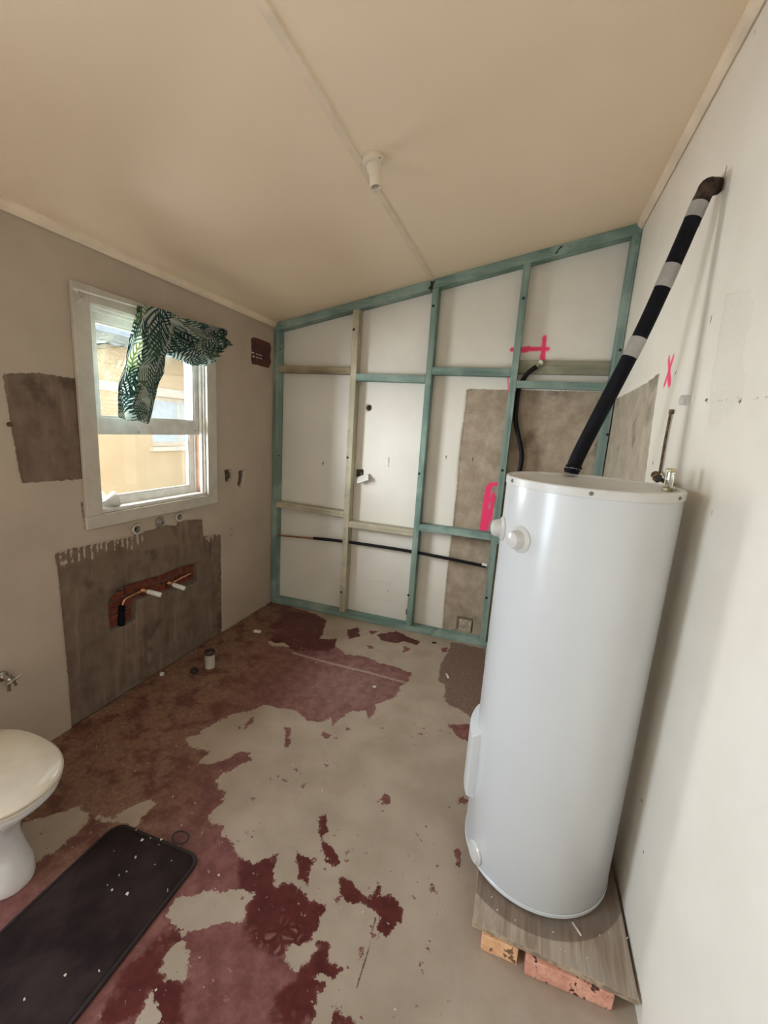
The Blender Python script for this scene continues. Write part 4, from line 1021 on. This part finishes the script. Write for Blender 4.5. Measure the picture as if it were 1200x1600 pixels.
# ------------------------------------------------------------------ ceiling lamp holder
LX, LY = 1.335, -1.372
lh = thing('lamp_holder', (LX, LY, cz(LX) - 0.10), 'empty cream lamp holder screwed to the ceiling beside the cover strip', 'lamp holder')
nrm = Vector((SL, 0, -1)).normalized(); c0 = Vector((LX, LY, cz(LX)))
c0s = c0 + nrm * 0.0006
latheo('base', [(0, 0), (0.044, 0), (0.046, 0.006), (0.043, 0.020), (0.034, 0.026), (0, 0.026)], c0s, M['cream_plastic'], lh, axis=nrm, n=32)
ax = (nrm + Vector((-.03, 0.0, -.25))).normalized()
c1 = c0 + nrm * 0.024
hb = latheo('socket', [(0.030, 0), (0.029, 0.018), (0.025, 0.030), (0.0225, 0.036), (0.0225, 0.082), (0.0205, 0.084), (0.0185, 0.082), (0.0185, 0.040), (0, 0.040)], c1, M['cream_plastic'], lh, axis=ax, n=32)
for s in (-1, 1):
    latheo('contact', [(0, 0.0), (0.003, 0.0), (0.003, 0.012), (0, 0.013)], c1 + ax * 0.041 + Vector((0.007 * s, 0, 0)), M['brass'], hb, axis=ax, n=8)
p = c0 + nrm * 0.018 + Vector((0.030, -0.022, 0.004))
latheo('screw', [(0, 0), (0.005, 0), (0.004, 0.004), (0, 0.004)], p, M['screw'], lh, axis=nrm, n=10)
tubeo('wire_end', catmull([c0 + nrm * .004 + Vector((-.044, -.01, 0)), c0 + nrm * .012 + Vector((-.052, .0, 0)), c0 + nrm * .006 + Vector((-.050, .012, 0))], 5), 0.0025, M['dark'], lh, n=6)

# ------------------------------------------------------------------ left wall fittings
vt = thing('wall_vent', (0, -0.18, 2.03), 'dark red painted air vent high on the left wall near the frame', 'vent')
outl = [left_yz(*p) for p in ((392, 529), (396, 527), (406, 530), (421, 536), (423, 545), (421, 556), (423, 566), (419, 575), (411, 573), (402, 570), (394, 569), (392, 560), (393, 550))]
bm = bmesh.new(); prism(bm, outl, 0, 0.0006, 0.006); bm_obj('red_plate', bm, M['oxide_paint'], vt, bevel=0.002)
for (a, b) in (((399, 553), (408, 555)), ((399, 558), (408, 560))):
    pa, pb = left_yz(*a), left_yz(*b); bm = bmesh.new(); box(bm, 0.0062, 0.0085, pa[0], pb[0], pa[1] - 0.0035, pa[1] + 0.0035); bm_obj('pale_slot', bm, M['debris'], vt)
for a in ((394, 551), (395, 557)):
    pa = left_yz(*a); bm = bmesh.new(); box(bm, 0.0062, 0.0085, pa[0] - .014, pa[0] + .012, pa[1] - 0.005, pa[1] + 0.004); bm_obj('pale_slot', bm, M['debris'], vt)
for zz in (0.055, 0.085, 0.175):
    boxo('louvre_ridge', (0.0058, 0.010, -0.27, -0.10, 2.02 + zz, 2.03 + zz), M['oxide_paint'], vt, bevel=0.002)

names = ('leftmost grey pipe sleeve set in the wall under the window', 'middle pipe sleeve under the window, plugged with mortar', 'pipe sleeve under the window nearest the timber frame')
for i, (yy, zz) in enumerate(PLUGS):
    sl = thing('pipe_sleeve', (0, yy, zz), names[i], 'pipe sleeve', 'three capped pipe sleeves under the window')
    latheo('collar', [(0.022, -0.03), (0.022, 0.006), (0.030, 0.006), (0.032, 0.002), (0.032, -0.03)], (0, yy, zz), M['pvc'] if i != 1 else M['mortar_lump'], sl, axis=(1, 0, 0), n=24)
    latheo('bore', [(0.0215, -0.028 if i != 1 else -0.004), (0.012, -0.026 if i != 1 else 0.004), (0, -0.026 if i != 1 else 0.005)], (0, yy, zz), M['dark'] if i != 1 else M['mortar_lump'], sl, axis=(1, 0, 0), n=18)

def lp3(px, py, x): return on(0, x, px, py)
pipes = (('copper tap pipe with white sleeve bent down into the brick chase', [(190, 970, -.022), (191, 955, -.020), (192, 944, -.018), (195, 937, -.015), (205, 931, -.012), (222, 923, -.010)], (223, 922), (252, 930)),
         ('copper tap pipe with white sleeve at the upper end of the brick chase', [(299, 902, -.022), (298, 898, -.018), (296, 897, -.014), (285, 902, -.010), (270, 910, -.010), (266, 912, -.008)], (264, 911), (289, 920)))
for label, pts, a, b in pipes:
    p0 = lp3(a[0], a[1], -0.008); p1 = lp3(b[0], b[1], 0.085)
    t = thing('tap_pipe', p0, label, 'pipe', 'tap pipes in the brick chase')
    tubeo('copper_pipe', catmull([lp3(*q_) for q_ in pts], 5), 0.0072, M['copper_bright'], t, n=10)
    latheo('brass_elbow', [(0, -0.006), (0.016, -0.006), (0.017, 0.006), (0.012, 0.020), (0, 0.022)], p0, M['copper'], t, axis=p1 - p0, n=14)
    tubeo('white_sleeve', [p0.lerp(p1, 0.22), p0.lerp(p1, 0.30), p0.lerp(p1, 0.93), p1], [0.009, 0.014, 0.015, 0.0125], M['white_plastic'], t, n=16)
tubeo('burnt_lagging', catmull([lp3(190, 976, -.026), lp3(190, 960, -.018), lp3(191, 946, -.016)], 5), [0.020] * 5 + [0.016] * 6, M['lagging'], bpy.data.objects['tap_pipe'], n=10)

bo = latheo('bolt', [(0, 0.0006), (0.010, 0.0006), (0.010, 0.004), (0.006, 0.016), (0, 0.017)], (0.0, *left_yz(14, 663)), M['rust'], axis=(1, 0, 0), n=12)
bo.name = 'wall_bolt'; finish(bo, 'rusty bolt stub in the square cement patch on the left wall', 'bolt')

# stop tap at the left edge
tp = thing('stop_tap', (0, -2.085, 0.45), 'chrome stop tap with cross handle low on the left wall', 'tap')
ty, tz = -2.092, 0.452
latheo('wall_flange', [(0, 0.0006), (0.024, 0.0006), (0.022, 0.006), (0.010, 0.010), (0.009, 0.050), (0, 0.050)], (0, ty, tz), M['chrome'], tp, axis=(1, 0, 0), n=20)
latheo('bonnet', [(0, 0.045), (0.014, 0.045), (0.014, 0.062), (0.008, 0.066), (0.007, 0.080), (0, 0.082)], (0, ty, tz), M['chrome'], tp, axis=(1, 0, 0), n=16)
tubeo('handle', [(0.074, ty - 0.028, tz - .008), (0.074, ty + 0.028, tz + .008)], [0.006, 0.006], M['chrome'], tp, n=10)
tubeo('handle', [(0.074, ty + 0.008, tz - 0.028), (0.074, ty - 0.008, tz + 0.028)], [0.006, 0.006], M['chrome'], tp, n=10)
tubeo('tail_pipe', [(0.038, ty, tz - 0.005), (0.038, ty, tz - 0.06)], 0.0075, M['chrome'], tp, n=10)

# ------------------------------------------------------------------ toilet
TY = -2.425
wc = thing('toilet', (0.36, TY, 0.0), 'white porcelain toilet with a closed cream seat lid', 'toilet')
def oval(cx, a_front, a_back, b, z, n=48, e=2.3):
    pts = []
    for i in range(n):
        t = 2 * math.pi * i / n; c, s = math.cos(t), math.sin(t)
        r = (abs(c) ** e + abs(s) ** e) ** (-1 / e)
        pts.append(Vector((cx + (a_front if c > 0 else a_back) * c * r, TY + b * s * r, z)))
    return pts
def loft(rings, cap0=True, cap1=True):
    bm = bmesh.new(); R_ = [[bm.verts.new(p) for p in r] for r in rings]; fs = []
    n = len(R_[0])
    for a, b in zip(R_, R_[1:]):
        for i in range(n): fs.append(bm.faces.new((a[i], a[(i + 1) % n], b[(i + 1) % n], b[i])))
    if cap0: fs.append(bm.faces.new(R_[0]))
    if cap1: fs.append(bm.faces.new(R_[-1]))
    bmesh.ops.recalc_face_normals(bm, faces=fs); return bm
prof = [(0.0004, 0.36, 0.245, 0.235, 0.105), (0.012, 0.36, 0.247, 0.235, 0.108), (0.05, 0.36, 0.242, 0.235, 0.104), (0.10, 0.36, 0.215, 0.235, 0.094), (0.17, 0.37, 0.185, 0.23, 0.088), (0.23, 0.39, 0.185, 0.22, 0.100),
        (0.29, 0.41, 0.225, 0.21, 0.135), (0.335, 0.42, 0.268, 0.20, 0.163), (0.365, 0.43, 0.285, 0.20, 0.174), (0.378, 0.43, 0.285, 0.20, 0.175), (0.382, 0.43, 0.278, 0.19, 0.168)]
bm_obj('pan', loft([oval(cx, af, ab, b_, z_) for z_, cx, af, ab, b_ in prof]), M['porcelain'], wc, smooth=True, auto=60)
bm_obj('seat_ring', loft([oval(0.43, 0.283, 0.19, 0.176, 0.3826), oval(0.43, 0.292, 0.195, 0.184, 0.387), oval(0.43, 0.292, 0.195, 0.184, 0.395), oval(0.43, 0.286, 0.19, 0.178, 0.3985)]), M['seat_plastic'], wc, smooth=True, auto=50)
bm_obj('lid', loft([oval(0.43, 0.288, 0.20, 0.180, 0.3990), oval(0.43, 0.296, 0.205, 0.187, 0.403), oval(0.43, 0.296, 0.205, 0.187, 0.410), oval(0.43, 0.287, 0.20, 0.178, 0.4155), oval(0.43, 0.20, 0.15, 0.11, 0.4195), oval(0.43, 0.05, 0.04, 0.03, 0.4205)]), M['seat_plastic'], wc, smooth=True, auto=70)
for s in (-1, 1):
    tubeo('hinge', [(0.228, TY + s * 0.075 - .015, 0.400), (0.228, TY + s * 0.075 + .015, 0.400)], 0.011, M['seat_plastic'], wc, n=12)
bm = bmesh.new(); prism(bm, [(TY - 0.09, 0.02), (TY + 0.09, 0.02), (TY + 0.085, 0.30), (TY - 0.085, 0.30)], 0, 0.004, 0.18); bm_obj('outlet_trap', bm, M['porcelain'], wc, bevel=0.03, seg=4)

# ------------------------------------------------------------------ mat, drain stubs, scraps on the floor
mt = thing('floor_mat', (0.90, -2.50, 0), 'dark brown bath mat with rounded corners lying before the toilet', 'mat')
def rrect(xa, xb, ya, yb, r, n=8):
    pts = []
    for cx, cy, a0 in ((xb - r, yb - r, 0), (xa + r, yb - r, 90), (xa + r, ya + r, 180), (xb - r, ya + r, 270)):
        for i in range(n + 1):
            a = math.radians(a0 + 90 * i / n); pts.append((cx + r * math.cos(a), cy + r * math.sin(a)))
    return pts
MA = (0.682, 1.094, -2.845, -2.123)
def mat_pts(ins, z): return [Vector((x, y + 0.02 * (x - 0.9), z)) for x, y in rrect(MA[0] + ins, MA[1] - ins, MA[2] + ins, MA[3] - ins, 0.055 - ins)]
bm_obj('edge_binding', loft([mat_pts(0.0, 0.0005), mat_pts(-0.001, 0.004), mat_pts(0.002, 0.0085), mat_pts(0.012, 0.0085), mat_pts(0.012, 0.0006)], False, False), simple('mat_binding', (0.022, 0.015, 0.015), 0.7, 0.3), mt, smooth=True, auto=50)
def mat_top():
    rings = [mat_pts(0.0122, 0.0007), mat_pts(0.0122, 0.006), mat_pts(0.018, 0.0078)]
    bm = loft(rings, True, False)
    last = [v for v in bm.verts][2 * len(rings[0]):3 * len(rings[0])]
    f = bm.faces.new(last); f.smooth = False
    bmesh.ops.triangulate(bm, faces=[f])
    bmesh.ops.recalc_face_normals(bm, faces=bm.faces[:])
    return bm
bm_obj('pile', mat_top(), M['mat'], mt)
lc = on(2, 0.006, 282, 1309)
tubeo('hanging_loop', [lc + Vector((0.034 * math.cos(a), 0.022 * math.sin(a), 0.002 + 0.002 * math.sin(a))) for a in np.linspace(-2.2, 4.0, 24)], 0.003, M['dark'], mt, n=6)

dp = thing('drain_stub', (0.243, -1.079, 0), 'grey plastic drain stub standing up from the floor below the window', 'pipe')
latheo('stub', [(0.0, 0.0006), (0.031, 0.0006), (0.031, 0.098), (0.027, 0.098), (0.027, 0.02), (0, 0.02)], (0.243, -1.079, 0), M['pvc'], dp, n=28)
latheo('brown_collar', [(0.0315, 0.094), (0.034, 0.096), (0.034, 0.116), (0.030, 0.120), (0.026, 0.116), (0.026, 0.094)], (0.243, -1.079, 0), simple('old_brown_rubber', (0.075, 0.045, 0.035), 0.6, 0.3), dp, n=28)
x_, y_ = floor_xy(303, 1050)
wp = latheo('waste_cap', [(0, 0.0005), (0.020, 0.0005), (0.020, 0.018), (0.016, 0.024), (0.013, 0.018), (0, 0.016)], (x_, y_, 0), M['dark'], n=18)
finish(wp, 'small dark pipe cap on the floor beside the drain stub', 'pipe cap')
def scrap(name, px, py, dims, rz, mat, label, cat):
    x, y = floor_xy(px, py); bm = bmesh.new(); box(bm, -dims[0] / 2, dims[0] / 2, -dims[1] / 2, dims[1] / 2, 0.0006, dims[2])
    bmesh.ops.subdivide_edges(bm, edges=bm.edges[:], cuts=2, use_grid_fill=True)
    for v in bm.verts:
        if v.co.z > 0.001: v.co += Vector((mnoise.noise(v.co * 60 + Vector((px, 0, 0))), mnoise.noise(v.co * 60 + Vector((0, py, 0))), 0)) * dims[1] * 0.22
    bm.transform(Matrix.Translation((x, y, 0)) @ Matrix.Rotation(rz, 4, 'Z'))
    o = bm_obj(name, bm, mat, bevel=0.0015); finish(o, label, cat); return o
scrap('plaster_chip', 402, 988, (0.055, 0.024, 0.014), 0.2, M['white_plastic'], 'white plaster chip on the floor near the back left corner', 'chip')
scrap('plaster_chip', 253, 1055, (0.022, 0.018, 0.016), 0.6, M['white_plastic'], 'white crumb lying along the foot of the window wall', 'chip')
scrap('plaster_chip', 699, 1057, (0.05, 0.012, 0.008), 2.0, M['debris'], 'pale splinter on the brown floor patch beside the heater', 'chip')
scrap('plaster_chip', 585, 1074, (0.022, 0.014, 0.008), 0.4, M['white_plastic'], 'white crumb on the pink floor patch', 'chip')
scrap('plaster_chip', 678, 1005, (0.030, 0.014, 0.010), 0.5, M['dark'], 'small dark scrap on the floor before the bottom plate', 'chip')
scrap('timber_splinter', 901, 1452, (0.040, 0.006, 0.004), 2.2, M['debris'], 'pale timber splinter on the plywood board', 'splinter')
sp_ = bpy.data.objects['timber_splinter']; q_ = on(2, 0.0785, 901, 1452); sp_.location = (q_.x, q_.y, 0.0787)

def crumbs(name, spots, z, smin, smax, mat, label):
    bm = bmesh.new()
    for (x, y) in spots:
        s = random.uniform(smin, smax); a = random.uniform(0, 6.28); k = random.uniform(0.3, 1.0)
        vs = box(bm, -s, s, -s * k, s * k, 0, s * 0.8)
        mt_ = Matrix.Translation((x, y, z)) @ Matrix.Rotation(a, 4, 'Z')
        for v in vs: v.co = mt_ @ (v.co + Vector((random.uniform(-.3, .3), random.uniform(-.3, .3), 0)) * s)
    o = bm_obj(name, bm, mat); finish(o, label, 'debris', kind='stuff'); return o
fl = []
for _ in range(80):
    x, y = random.uniform(0.03, 2.0), random.uniform(-2.9, -0.05)
    if 0.66 < x < 1.12 and y < -2.1: continue
    fl.append((x, y))
for px, py in ((300, 1270), (305, 1255), (1015 / 1.967 + 150, 1150), (425, 1180), (250, 1345), (230, 1375), (165, 1165), (195, 1130), (233, 1220), (270, 1245), (617, 1578), (268, 1430), (790, 1523), (806, 1508), (780, 1500), (345, 1040), (640, 1085)):
    fl.append(floor_xy(px, py))
crumbs('floor_crumbs', fl, 0.0005, 0.0012, 0.0032, M['debris'], 'pale plaster crumbs scattered over the worn floor')
crumbs('mat_crumbs', [(on(2, .0085, px, py).x, on(2, .0085, px, py).y) for px, py in ((178, 1330), (198, 1362), (168, 1383), (186, 1368), (199, 1397), (222, 1313), (235, 1310), (252, 1312), (248, 1320), (262, 1390), (102, 1524), (155, 1517), (38, 1562), (175, 1391), (212, 1340), (268, 1345), (242, 1351), (280, 1322), (213, 1297), (262, 1393))],
       0.0087, 0.0015, 0.0040, M['debris'], 'pale crumbs lying on the dark bath mat')
crumbs('board_crumbs', [(on(2, .0785, px, py).x, on(2, .0785, px, py).y) for px, py in ((805, 1438), (864, 1457), (951, 1458), (937, 1462), (876, 1484), (883, 1487), (917, 1497), (768, 1402), (777, 1422), (970, 1398), (980, 1466))],
       0.0787, 0.0014, 0.0036, M['debris'], 'pale crumbs lying on the plywood board')
